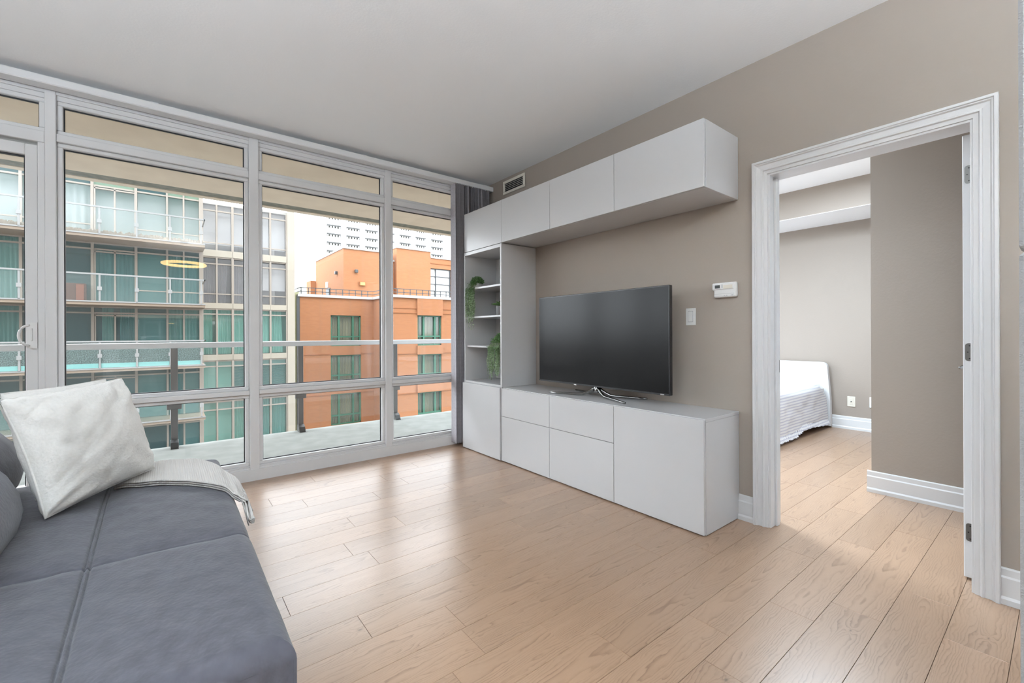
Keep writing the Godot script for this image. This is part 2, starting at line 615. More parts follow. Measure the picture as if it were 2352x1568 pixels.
func framed_pane(parent: Node, x0: float, x1: float, y0: float, y1: float):
	# bead, gasket and glass that fill one opening between the frame members
	var b := 0.026
	var zf := FACE - 0.026
	block(parent, "bead", V(x0, y0, PANE - 0.02), V(x1, y0 + b, zf), M.vinyl, 0.004)
	block(parent, "bead", V(x0, y1 - b, PANE - 0.02), V(x1, y1, zf), M.vinyl, 0.004)
	block(parent, "bead", V(x0, y0 + b, PANE - 0.02), V(x0 + b, y1 - b, zf), M.vinyl, 0.004)
	block(parent, "bead", V(x1 - b, y0 + b, PANE - 0.02), V(x1, y1 - b, zf), M.vinyl, 0.004)
	var g := 0.006
	put(parent, "gasket", boxes([
		[V(x0 + b, y0 + b, PANE), V(x1 - b, y0 + b + g, PANE + 0.012)],
		[V(x0 + b, y1 - b - g, PANE), V(x1 - b, y1 - b, PANE + 0.012)],
		[V(x0 + b, y0 + b + g, PANE), V(x0 + b + g, y1 - b - g, PANE + 0.012)],
		[V(x1 - b - g, y0 + b + g, PANE), V(x1 - b, y1 - b - g, PANE + 0.012)]]), M.gasket)
	var s := Shape.new()
	s.poly([V(x0 + b, y0 + b, PANE), V(x1 - b, y0 + b, PANE), V(x1 - b, y1 - b, PANE), V(x0 + b, y1 - b, PANE)], Vector3(0, 0, 1))
	put(parent, "pane", s, M.window_glass)

func window_wall():
	var w := Node3D.new()
	w.name = numbered("window_1")
	add_child(w)
	tag(w, "floor-to-ceiling white framed window wall looking onto the balcony", "window", "", "structure")
	var x_l := LEFT_X
	var x_r := WX
	# head with its stepped grooves, and the sill on the floor
	put(w, "head", boxes([[V(x_l, 2.562, BACK), V(x_r, HC, FACE)], [V(x_l, 2.535, BACK), V(x_r, 2.562, FACE - 0.008)], [V(x_l, 2.506, BACK), V(x_r, 2.535, FACE - 0.018)]], 0.002), M.vinyl)
	put(w, "sill", boxes([[V(x_l, -0.02, BACK), V(x_r, 0.084, FACE + 0.004)], [V(x_l, 0.084, BACK), V(x_r, 0.098, FACE - 0.006)], [V(x_l, 0.098, BACK), V(x_r, 0.108, FACE - 0.014)]], 0.002), M.vinyl)
	var faces := [[-3.90, -3.85], [-2.809, -2.761], [-1.759, -1.697], [-0.711, -0.655], [0.340, WX]]
	for f in faces:
		block(w, "mullion", V(f[0], 0.0, BACK), V(f[1], 2.56, FACE), M.vinyl, 0.003)
	for i in range(1, 4):
		var x0: float = faces[i][1]
		var x1: float = faces[i + 1][0]
		block(w, "transom", V(x0, 2.255, BACK), V(x1, 2.303, FACE - 0.006), M.vinyl, 0.003)
		block(w, "rail", V(x0, 0.640, BACK), V(x1, 0.672, FACE - 0.006), M.vinyl, 0.003)
		framed_pane(w, x0, x1, 2.303, 2.508)
		framed_pane(w, x0, x1, 0.672, 2.255)
		framed_pane(w, x0, x1, 0.108, 0.640)
	# left of the second mullion: transom light over a sliding door
	block(w, "transom", V(-3.85, 2.235, BACK), V(-2.809, 2.303, FACE - 0.006), M.vinyl, 0.003)
	framed_pane(w, -3.85, -2.809, 2.303, 2.508)
	block(w, "jamb", V(-2.839, 0.108, BACK), V(-2.809, 2.235, FACE - 0.010), M.vinyl, 0.002)
	framed_pane(w, LEFT_X, -3.90, 0.108, 2.508)

	var d := thing("door_1", "white framed sliding glass balcony door left of the picture windows", "door", Vector3.ZERO, "", "structure")
	var zf := FACE - 0.022
	block(d, "stile", V(-2.892, 0.109, BACK + 0.02), V(-2.840, 2.216, zf), M.vinyl, 0.003)
	block(d, "stile", V(-3.848, 0.109, BACK + 0.02), V(-3.796, 2.216, zf), M.vinyl, 0.003)
	block(d, "top_rail", V(-3.796, 2.150, BACK + 0.02), V(-2.892, 2.216, zf), M.vinyl, 0.003)
	block(d, "bottom_rail", V(-3.796, 0.109, BACK + 0.02), V(-2.892, 0.20, zf), M.vinyl, 0.003)
	put(d, "gasket", boxes([[V(-3.796, 2.142, PANE), V(-2.892, 2.150, PANE + 0.02)], [V(-2.900, 0.20, PANE), V(-2.892, 2.142, PANE + 0.02)], [V(-3.796, 0.20, PANE), V(-3.788, 2.142, PANE + 0.02)]]), M.gasket)
	var s := Shape.new()
	s.poly([V(-3.79, 0.2, PANE), V(-2.896, 0.2, PANE), V(-2.896, 2.146, PANE), V(-3.79, 2.146, PANE)], Vector3(0, 0, 1))
	put(d, "pane", s, M.window_glass)
	# D-shaped pull with its plate
	var pl := Shape.new()
	var out := []
	for k in 9:
		var a := PI * 0.5 + PI * k / 8.0
		out.append(Vector2(-2.868 + cos(a) * 0.020, 1.088 + sin(a) * 0.076))
	out.append(Vector2(-2.842, 1.012))
	out.append(Vector2(-2.842, 1.164))
	pl.prism(out, V(0, 0, zf), V(0, 0, zf + 0.012), Vector3.RIGHT, Vector3.UP)
	var plate := put(d, "handle_plate", pl, M.plastic_white)
	put(plate, "latch", boxes([[V(-2.868, 1.055, zf + 0.012), V(-2.861, 1.13, zf + 0.018)]], 0.002), M.plastic_white)
	var pull := Shape.new(true)
	var path := []
	for k in 13:
		var a := PI * 0.5 + PI * k / 12.0
		path.append(V(-2.874 + cos(a) * 0.040, 1.088 + sin(a) * 0.060, zf + 0.008 + 0.022 * sin(PI * k / 12.0)))
	pull.tube(path, 0.0065, 10)
	put(d, "handle", pull, M.plastic_white)

	# vertical blind: a head rail along the whole window, the vanes stacked at the right
	var vb := thing("vertical_blind", "grey vertical blind stacked in the corner beside the cabinets", "blind", V(0.15, 0, -2.5))
	var o := V(0.15, 0, -2.5)
	var rl := Shape.new(false, o)
	rl.prism([Vector2(-2.545, 2.548), Vector2(-2.545, 2.592), Vector2(-2.458, 2.592), Vector2(-2.455, 2.586), Vector2(-2.455, 2.552), Vector2(-2.460, 2.546)], V(LEFT_X + 0.02, 0, 0), V(WX - 0.004, 0, 0), Vector3(0, 0, 1), Vector3.UP)
	put(vb, "head_rail", rl, M.vinyl)
	for x in [-3.9, -2.3, -0.9, 0.36]:
		var brk := Shape.new(false, o)
		brk.box(V(x - 0.02, 2.592, -2.556), V(x + 0.02, HC, -2.542))
		put(vb, "bracket", brk, M.vinyl)
	for i in 24:
		var x := -0.052 + i * 0.0175
		var sw := rng.randf_range(-0.010, 0.014)
		var vane := Shape.new(true, o)
		var rows := []
		for k in 2:
			var y: float = [2.548, 0.03][k]
			var p := PackedVector3Array()
			for j in 7:
				var t := j / 6.0
				p.append(V(x + sw * (t - 0.5) * 2.0 + 0.005 * sin(PI * t), y, lerpf(-2.545, -2.452, t)))
			rows.append(p)
		vane.grid(rows)
		put(vb, "vane", vane, M.vane_cloth)

# ------------------------------------------------------------------ doorway and bedroom
func doorway():
	# casing: a stepped moulding up, over and down
	var prof := [Vector2(0, 0), Vector2(0, 0.028), Vector2(0.003, 0.031), Vector2(0.012, 0.031), Vector2(0.015, 0.025), Vector2(0.019, 0.025), Vector2(0.024, 0.018), Vector2(0.044, 0.0155), Vector2(0.047, 0.020), Vector2(0.053, 0.020), Vector2(0.057, 0.0125), Vector2(0.073, 0.010), Vector2(0.075, 0.0)]
	var t := Node3D.new()
	t.name = numbered("trim_1")
	add_child(t)
	tag(t, "white stepped casing around the bedroom doorway", "casing", "", "structure")
	var z0 := 0.086
	var z1 := 1.027
	var yt := 2.046
	# each leg and the head with mitred corners
	var path := [V(WX, 0, z0), V(WX, yt, z0), V(WX, yt, z1), V(WX, 0, z1)]
	var inward := [V(0, 0, 1), V(0, -1, 1), V(0, -1, -1), V(0, 0, -1)]
	for e in 3:
		var s := Shape.new()
		var a := []
		var b := []
		for q in prof:
			a.append(path[e] + inward[e] * q.x + V(-q.y, 0, 0))
			b.append(path[e + 1] + inward[e + 1] * q.x + V(-q.y, 0, 0))
		for i in prof.size() - 1:
			var n: Vector3 = (b[i] - a[i]).cross(a[i + 1] - a[i])
			if n.x > 0.0:
				n = -n
			if absf(n.normalized().x) < 0.01:
				n = V(0, 0, 0)
				n = (a[i] + b[i]) * 0.5 - ((a[5] + b[5]) * 0.5 + V(0.01, 0, 0))
			s.poly([a[i], b[i], b[i + 1], a[i + 1]], n)
		put(t, ["casing_leg", "casing_head", "casing_leg"][e], s, M.trim_paint)
	# jamb lining with its stop
	put(t, "jamb", boxes([[V(WX - 0.004, 0, DOOR_Z0 - 0.001), V(WX + WT + 0.004, 1.965, 0.172)], [V(WX + 0.05, 0, 0.172), V(WX + 0.085, 1.952, 0.184)]], 0.001), M.trim_paint)
	put(t, "jamb", boxes([[V(WX - 0.004, 0, 0.9445), V(WX + WT + 0.004, 1.965, DOOR_Z1 + 0.001)]], 0.001), M.trim_paint)
	put(t, "jamb_head", boxes([[V(WX - 0.004, 1.962, DOOR_Z0), V(WX + WT + 0.004, DOOR_H + 0.001, DOOR_Z1)]], 0.001), M.trim_paint)
	block(t, "strike_plate", V(WX + 0.085, 0.86, 0.1715), V(WX + 0.118, 0.93, 0.174), M.hinge_metal)
	# the door stands open into the bedroom; its hinge edge faces the living room
	var d := thing("door_2", "white bedroom door standing wide open, its hinge edge showing", "door", V(WX + WT, 0, 0.92), "", "structure")
	var o := V(WX + WT, 0, 0.92)
	var x0 := 0.527
	var sl := Shape.new(false, o)
	sl.box(V(x0, 0.008, 0.9085), V(x0 + 0.755, 1.952, 0.9435), 0.002)
	put(d, "slab", sl, M.trim_paint)
	for y in [1.777, 0.998, 0.208]:
		var h := Shape.new(false, o)
		var out := []
		for k in 5:
			var a := PI * 0.5 + PI * 0.5 * k / 4.0
			out.append(Vector2(0.9255 + cos(a) * 0.010, y + 0.029 + sin(a) * 0.010))
		for k in 5:
			var a := PI + PI * 0.5 * k / 4.0
			out.append(Vector2(0.9255 + cos(a) * 0.010, y - 0.029 + sin(a) * 0.010))
		out.append(Vector2(0.9425, y - 0.039))
		out.append(Vector2(0.9425, y + 0.039))
		h.prism(out, V(x0 - 0.002, 0, 0), V(x0 + 0.001, 0, 0), Vector3(0, 0, 1), Vector3.UP)
		var leaf := put(d, "hinge", h, M.hinge_metal)
		for q in [Vector2(0.929, 0.028), Vector2(0.9235, 0.0), Vector2(0.929, -0.028)]:
			var sc := Shape.new(false, o)
			var disc := []
			for k in 8:
				disc.append(Vector2(q.x + cos(TAU * k / 8) * 0.0028, y + q.y + sin(TAU * k / 8) * 0.0028))
			sc.prism(disc, V(x0 - 0.0026, 0, 0), V(x0 - 0.001, 0, 0), Vector3(0, 0, 1), Vector3.UP)
			put(leaf, "screw", sc, M.black_gap)
	var lv := Shape.new(true, o)
	lv.tube([V(1.215, 0.895, 0.909), V(1.215, 0.895, 0.848), V(1.205, 0.895, 0.838), V(1.12, 0.893, 0.835)], [0.011, 0.010, 0.009, 0.007], 10)
	put(d, "lever", lv, M.dark_chrome)

func bedroom_shell():
	var lo := -0.02
	var w: Material = M.wall_paint
	shell("wall_far", boxes([[V(BED_X, lo, WZ - 0.12), V(BED_X + 0.12, HC, BACK_Z)]]), w, "taupe bedroom wall behind the white headboard", "wall")
	# closet block whose face runs beside the open door
	shell("wall_closet", boxes([[V(1.542, lo, 0.362), V(BED_X, HC, 1.6)]]), w, "taupe closet wall facing the doorway with a sharp corner", "wall")
	shell("wall_hall", boxes([[V(WX + WT, lo, 1.50), V(1.542, HC, 1.6)]]), w, "taupe end wall of the little hall behind the door", "wall")
	# dropped bulkhead along the far wall, white below
	shell("wall_bulkhead", boxes([[V(3.137, 2.3355, WZ), V(BED_X, HC, 0.362)]]), w, "taupe face of the dropped bulkhead over the bed", "wall")
	shell("ceiling_bulkhead", boxes([[V(3.137, 2.332, WZ), V(BED_X, 2.3355, 0.362)]]), M.ceiling_paint, "white underside of the dropped bulkhead over the bed", "ceiling")
	baseboard("baseboard_bedroom", "white stepped baseboard right of the bed", BED_X, -0.5, 0.362)
	baseboard("baseboard_closet", "white stepped baseboard along the closet wall", 1.542, 0.340, 1.5)
	# window wall of the bedroom: knee wall, posts and glass
	var win := Node3D.new()
	win.name = numbered("window_2")
	add_child(win)
	tag(win, "white framed bedroom window wall, hidden beside the doorway", "window", "", "structure")
	put(win, "sill", boxes([[V(WX, lo, BACK), V(BED_X, 0.11, FACE)]]), M.vinyl)
	put(win, "head", boxes([[V(WX, 2.50, BACK), V(BED_X, HC, FACE)]]), M.vinyl)
	for x in [0.53, 1.60, 2.66, 3.73]:
		block(win, "mullion", V(x, 0.11, BACK), V(x + 0.06, 2.50, FACE), M.vinyl)
	for x in [0.59, 1.66, 2.72]:
		var s := Shape.new()
		s.poly([V(x, 0.11, PANE), V(x + 1.01, 0.11, PANE), V(x + 1.01, 2.5, PANE), V(x, 2.5, PANE)], Vector3(0, 0, 1))
		put(win, "pane", s, M.window_glass)
	# sockets on the far wall
	var c := thing("cable_outlet", "cream square cable outlet plate on the bedroom wall beside the bed", "outlet", V(BED_X, 0.312, -0.312))
	block(c, "plate", V(-0.008, -0.058, -0.038), V(0, 0.058, 0.038), M.plastic_cream, 0.003)
	block(c, "insert", V(-0.010, -0.034, -0.017), V(-0.007, 0.034, 0.017), M.plastic_cream, 0.001)
	put(c, "jack", tube_shape(V(-0.016, 0, 0), V(-0.009, 0, 0), 0.005), M.dark_metal)
	var e := thing("power_outlet", "white duplex power outlet half hidden by the closet wall corner", "outlet", V(BED_X, 0.322, -0.115))
	block(e, "plate", V(-0.008, -0.058, -0.036), V(0, 0.058, 0.036), M.plastic_white, 0.003)
	for y in [-0.022, 0.022]:
		var f := block(e, "socket", V(-0.011, y - 0.016, -0.016), V(-0.007, y + 0.016, 0.016), M.plastic_white, 0.002)
		put(f, "slot", boxes([[V(-0.0115, y - 0.006, -0.008), V(-0.0105, y + 0.006, -0.006)], [V(-0.0115, y - 0.006, 0.006), V(-0.0105, y + 0.006, 0.008)]]), M.dark_metal)

func tube_shape(a: Vector3, b: Vector3, r: float, sides := 10) -> Shape:
	var s := Shape.new(true)
	s.tube([a, b], r, sides)
	return s

# ------------------------------------------------------------------ balcony
const EDGE := -4.62

func balcony():
	shell("balcony_floor", boxes([[V(-6.5, -0.30, EDGE), V(1.9, -0.08, BACK)]]), M.balcony_concrete, "pale green-grey concrete balcony floor outside the window", "balcony")
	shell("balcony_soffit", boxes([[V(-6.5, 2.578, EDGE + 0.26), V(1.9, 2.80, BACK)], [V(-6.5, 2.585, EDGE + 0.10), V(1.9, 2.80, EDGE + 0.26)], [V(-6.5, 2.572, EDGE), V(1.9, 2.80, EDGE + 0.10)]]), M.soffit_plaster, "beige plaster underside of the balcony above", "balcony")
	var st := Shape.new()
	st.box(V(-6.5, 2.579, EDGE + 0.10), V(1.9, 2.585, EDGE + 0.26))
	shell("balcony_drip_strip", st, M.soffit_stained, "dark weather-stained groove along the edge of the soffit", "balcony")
	var r := thing("balcony_railing", "glass balcony railing with white top rail and grey metal posts", "railing", V(-1, -0.08, -4.56))
	var o := V(-1, -0.08, -4.56)
	for q in [[-6.4, -1.565], [-1.545, 1.85]]:
		var s := Shape.new(false, o)
		s.box(V(q[0], 0.950, -4.585), V(q[1], 1.010, -4.525), 0.006)
		put(r, "top_rail", s, M.rail_white)
	for x in [-4.65, -2.185, -0.972, 0.235, 1.46]:
		var p := Shape.new(false, o)
		p.box(V(x - 0.030, -0.075, -4.572), V(x + 0.030, 0.952, -4.552), 0.003)
		var post := put(r, "post", p, M.post_grey)
		var c := Shape.new(false, o)
		c.box(V(x - 0.062, 0.315, -4.578), V(x + 0.062, 0.395, -4.546), 0.004)
		put(post, "clamp", c, M.post_grey)
		# shoe: a low hood with a polished flank
		var f := Shape.new(false, o)
		f.prism([Vector2(-4.62, -0.08), Vector2(-4.62, -0.03), Vector2(-4.585, 0.005), Vector2(-4.53, 0.005), Vector2(-4.49, -0.02), Vector2(-4.462, -0.065), Vector2(-4.462, -0.08)], V(x - 0.030, 0, 0), V(x + 0.030, 0, 0), Vector3(0, 0, 1), Vector3.UP)
		put(post, "foot", f, M.foot_black)
		var h := Shape.new(false, o)
		for sd in [-0.034, 0.030]:
			h.prism([Vector2(-4.61, -0.08), Vector2(-4.61, -0.04), Vector2(-4.58, -0.006), Vector2(-4.53, -0.006), Vector2(-4.497, -0.03), Vector2(-4.472, -0.07), Vector2(-4.455, -0.073), Vector2(-4.455, -0.08)], V(x + sd, 0, 0), V(x + sd + 0.004, 0, 0), Vector3(0, 0, 1), Vector3.UP)
		put(post, "foot_trim", h, M.hinge_metal)
	var xs := [-6.4, -4.65, -2.185, -0.972, 0.235, 1.46, 1.86]
	for i in xs.size() - 1:
		var s := Shape.new(false, o)
		var x0: float = xs[i] + 0.05
		var x1: float = xs[i + 1] - 0.05
		s.poly([V(x0, 0.0, -4.562), V(x1, 0.0, -4.562), V(x1, 0.95, -4.562), V(x0, 0.95, -4.562)], Vector3(0, 0, 1))
		put(r, "glass_panel", s, M.rail_glass)
	var wp := Shape.new(false, o)
	wp.box(V(-3.99, -0.08, -4.60), V(-3.70, 0.952, -4.52), 0.005)
	put(r, "wide_post", wp, M.rail_white)

# ------------------------------------------------------------------ media wall
const BT := 0.6265   # top of the low cabinets
const U0 := 1.867
const U1 := 2.235

func cabinet_body(parent: Node, o: Vector3, x0: float, z0: float, z1: float, y0: float, y1: float):
	var t := 0.018
	var s := Shape.new(false, o)
	var xb := WX - 0.003
	s.box(V(x0, y0, z0), V(xb, y1, z0 + t), 0.001)
	s.box(V(x0, y0, z1 - t), V(xb, y1, z1), 0.001)
	s.box(V(x0, y0, z0 + t), V(xb, y0 + t, z1 - t), 0.001)
	s.box(V(x0, y1 - t, z0 + t), V(xb, y1, z1 - t), 0.001)
	s.box(V(xb - 0.006, y0 + t, z0 + t), V(xb, y1 - t, z1 - t))
	put(parent, "body", s, M.lacquer)

func front(parent: Node, called: String, o: Vector3, x: float, z0: float, z1: float, y0: float, y1: float):
	var s := Shape.new(false, o)
	var g := 0.0016
	s.box(V(x, y0 + g, z0 + g), V(x + 0.018, y1 - g, z1 - g), 0.0012)
	put(parent, called, s, M.lacquer)

func media_wall():
	var gl := "white low media cabinets"
	# base unit of the tower, set a little proud
	var o := V(0.2, 0, -2.1)
	var t := thing("low_cabinet", "white low cabinet under the open shelves beside the blind", "cabinet", o, gl)
	cabinet_body(t, o, 0.008, -2.4, -1.802, 0.004, BT - 0.001)
	front(t, "door", o, -0.012, -2.402, -1.803, 0.006, BT)
	# drawer units
	for i in 2:
		var z0: float = [-1.8, -1.2][i]
		o = V(0.2, 0, z0 + 0.3)
		t = thing("drawer_cabinet", ["white two-drawer cabinet next to the open shelf tower", "white two-drawer cabinet under the middle of the television"][i], "cabinet", o, gl)
		cabinet_body(t, o, 0.020, z0 + 0.001, z0 + 0.599, 0.004, BT - 0.019)
		front(t, "drawer", o, 0.0, z0, z0 + 0.6, 0.385, BT - 0.003)
		front(t, "drawer", o, 0.0, z0, z0 + 0.6, 0.006, 0.385)
	o = V(0.2, 0, -0.3)
	t = thing("low_cabinet", "white low cabinet with one wide door nearest the doorway", "cabinet", o, gl)
	cabinet_body(t, o, 0.020, -0.599, 0.0, 0.004, BT - 0.019)
	front(t, "door", o, 0.0, -0.6, 0.0, 0.006, BT - 0.003)
	o = V(0.2, BT, -0.9)
	var top := Shape.new(false, o)
	top.box(V(0.019, BT - 0.018, -1.8), V(WX - 0.003, BT, 0.001), 0.0012)
	var tp := put(self, "cabinet_top", top, M.lacquer)
	tp.position = o
	tag(tp, "glossy white top panel running under the television stand", "countertop")
	# open shelves
	o = V(0.2, BT, -2.1)
	t = thing("shelf_tower", "tall white open shelving tower holding three small plants", "shelf", o)
	var xf := 0.008
	var y1 := U0 - 0.004
	var th := 0.019
	for q in [[-2.4, "side_panel"], [-1.8 - th, "side_panel"]]:
		var s := Shape.new(false, o)
		s.box(V(xf, BT + 0.001, q[0]), V(WX - 0.004, y1, q[0] + th), 0.001)
		put(t, q[1], s, M.lacquer)
	var bk := Shape.new(false, o)
	bk.box(V(WX - 0.03, BT + 0.02, -2.4 + th), V(WX - 0.024, y1 - 0.02, -1.8 - th))
	put(t, "back_panel", bk, M.lacquer_inner)
	for q in [[y1 - 0.03, y1, "top_panel", xf], [BT + 0.001, BT + 0.019, "bottom_panel", xf], [1.505, 1.522, "shelf_board", 0.03], [1.236, 1.252, "shelf_board", 0.03], [0.962, 0.978, "shelf_board", 0.03]]:
		var s := Shape.new(false, o)
		s.box(V(q[3], q[0], -2.4 + th), V(WX - 0.03, q[1], -1.8 - th), 0.001)
		put(t, q[2], s, M.lacquer)
	for y in [1.70, 1.385]:
		var s := Shape.new(true, o)
		s.tube([V(WX - 0.032, y, -1.86), V(WX - 0.0295, y, -1.86)], 0.014, 14)
		put(t, "cable_hole", s, M.black_gap)
	# wall cabinets
	var gu := "white wall cabinets in a row"
	var xu := 0.012
	for i in 3:
		var z0: float = [-2.4, -1.8, -1.2][i]
		var z1: float = [-1.8, -1.2, 0.0][i]
		o = V(0.2, U0, (z0 + z1) * 0.5)
		t = thing("wall_cabinet", ["white wall cabinet above the open shelf tower", "white wall cabinet second from the window", "wide white wall cabinet with two doors nearest the doorway"][i], "cabinet", o, gu)
		cabinet_body(t, o, xu + 0.020, z0 + 0.0005, z1 - 0.0005, U0 + 0.001, U1 - 0.001)
		if i < 2:
			front(t, "door", o, xu, z0, z1, U0, U1)
		else:
			front(t, "door", o, xu, z0, -0.6, U0, U1)
			front(t, "door", o, xu, -0.6, z1, U0, U1)

func television():
	var o := V(0.22, BT, -0.93)
	var t := thing("television", "large black flat-screen television on a four-legged chrome stand", "television", o)
	var z0 := -1.535
	var z1 := -0.325
	var y0 := 0.698
	var y1 := 1.386
	var s := Shape.new(false, o)
	s.box(V(0.201, y0, z0), V(0.232, y1, z1), 0.003)
	put(t, "housing", s, M.tv_black)
	s = Shape.new(false, o)
	s.box(V(0.232, y0 + 0.1, z0 + 0.2), V(0.252, y1 - 0.15, z1 - 0.2), 0.008)
	put(t, "rear_cover", s, M.tv_black)
	s = Shape.new(false, o)
	s.poly([V(0.2005, y0 + 0.012, z0 + 0.006), V(0.2005, y0 + 0.012, z1 - 0.009), V(0.2005, y1 - 0.007, z1 - 0.009), V(0.2005, y1 - 0.007, z0 + 0.006)], Vector3(-1, 0, 0))
	put(t, "screen", s, M.tv_screen)
	s = Shape.new(false, o)
	s.box(V(0.198, y0, z0), V(0.203, y0 + 0.010, z1), 0.001)
	put(t, "lower_bezel", s, M.bezel_dark)
	s = Shape.new(false, o)
	s.box(V(0.198, y0, z1 - 0.006), V(0.203, y1, z1 - 0.001), 0.001)
	put(t, "side_bezel", s, M.bezel_dark)
	s = Shape.new(false, o)
	s.box(V(0.1965, y0 + 0.002, z1 - 0.065), V(0.199, y0 + 0.008, z1 - 0.038))
	put(t, "badge", s, M.chrome)
	s = Shape.new(false, o)
	s.box(V(0.1965, y0 - 0.003, z0 + 0.40), V(0.200, y0 + 0.004, z0 + 0.425))
	put(t, "sensor", s, M.chrome)
	# stand: neck and four swept legs
	s = Shape.new(true, o)
	s.tube([V(0.222, 0.70, -0.93), V(0.222, 0.672, -0.93), V(0.222, 0.655, -0.93)], [0.024, 0.017, 0.022], 14)
	put(t, "neck", s, M.dark_chrome)
	for tip in [V(0.082, 0, -1.285), V(0.350, 0, -1.26), V(0.098, 0, -0.585), V(0.362, 0, -0.60)]:
		var path := []
		var dir: Vector3 = (V(tip.x, 0, tip.z) - V(0.222, 0, -0.93))
		for k in 9:
			var a := k / 8.0
			var y := lerpf(0.695, BT + 0.0125, clampf(pow(a * 2.6, 0.8), 0, 1)) if a < 0.385 else lerpf(BT + 0.0125, BT + 0.0075, (a - 0.385) / 0.615)
			path.append(V(0.222, y, -0.93) + dir * (0.04 + 0.96 * a * a * 0.5 + 0.48 * a))
		var leg := Shape.new(true, o)
		leg.tube(path, [0.012, 0.0115, 0.011, 0.0105, 0.010, 0.0095, 0.009, 0.008, 0.0070], 10)
		put(t, "leg", leg, M.dark_chrome)

func wall_devices():
	var o := V(WX, 1.344, -0.075)
	var t := thing("thermostat", "white wall thermostat with a small dark display", "thermostat", o)
	block(t, "housing", V(-0.026, -0.044, -0.062), V(0, 0.044, 0.072), M.plastic_white, 0.005)
	block(t, "display_surround", V(-0.030, 0.0, -0.072), V(-0.004, 0.043, 0.062), M.plastic_white, 0.006)
	block(t, "display", V(-0.0308, 0.011, -0.053), V(-0.0295, 0.030, -0.022), M.display_dark)
	block(t, "label_strip", V(-0.0305, 0.006, -0.002), V(-0.0295, 0.028, 0.052), M.plastic_cream)
	block(t, "button_strip", V(-0.0305, 0.012, -0.012), V(-0.0295, 0.032, -0.006), M.plastic_grey)
	put(t, "groove", boxes([[V(-0.0264, -0.024, -0.058), V(-0.0255, -0.0225, 0.060)], [V(-0.0264, -0.034, -0.058), V(-0.0255, -0.0328, 0.060)]]), M.plastic_grey)
	for z in [0.0, 0.014, 0.046]:
		block(t, "slider", V(-0.028, -0.036, z), V(-0.0255, -0.031, z + 0.007), M.plastic_grey)
	o = V(WX, 1.191, -0.299)
	t = thing("light_switch", "white rocker light switch plate on the taupe wall", "switch", o)
	block(t, "plate", V(-0.007, -0.055, -0.034), V(0, 0.055, 0.034), M.plastic_white, 0.003)
	block(t, "rocker", V(-0.011, -0.032, -0.014), V(-0.006, 0.034, 0.014), M.plastic_white, 0.002)
	put(t, "rocker_gap", boxes([[V(-0.0073, -0.0345, -0.0165), V(-0.0068, 0.0365, 0.0165)]]), M.plastic_grey)
	o = V(WX, 2.531, -2.114)
	t = thing("air_vent", "cream rectangular air vent with dark slots near the ceiling", "vent", o)
	put(t, "frame", boxes([
		[V(-0.012, 0.040, -0.168), V(0, 0.066, 0.168)], [V(-0.012, -0.066, -0.168), V(0, -0.040, 0.168)],
		[V(-0.012, -0.040, -0.168), V(0, 0.040, -0.142)], [V(-0.012, -0.040, 0.142), V(0, 0.040, 0.168)]], 0.003), M.plastic_cream)
	block(t, "slot_shade", V(-0.002, -0.040, -0.142), V(-0.0005, 0.040, 0.142), M.black_gap)  # flat dark sheet paints the shade behind the louvres
	for i in 4:
		var y := -0.0255 + i * 0.0165
		block(t, "louvre", V(-0.010, y, -0.142), V(-0.0085, y + 0.0028, 0.142), M.plastic_cream)

# ------------------------------------------------------------------ plants
func leaf_at(st: SurfaceTool, p: Vector3, along: Vector3, up: Vector3, ln: float, wd: float, c: Color):
	var side := along.cross(up).normalized() * wd
	var tip := p + along * ln
	var m := p + along * ln * 0.45 + up * ln * 0.12
	st.set_color(c)
	for q in [[p, m + side, tip], [p, tip, m - side]]:
		for v in q:
			st.add_vertex(v)

func green(r: RandomNumberGenerator, pale: float) -> Color:
	var t := r.randf_range(0.6, 1.25)
	return Color(0.075, 0.19, 0.045).lerp(Color(0.46, 0.58, 0.38), clampf(pale * r.randf_range(0.5, 1.4), 0, 1)) * t

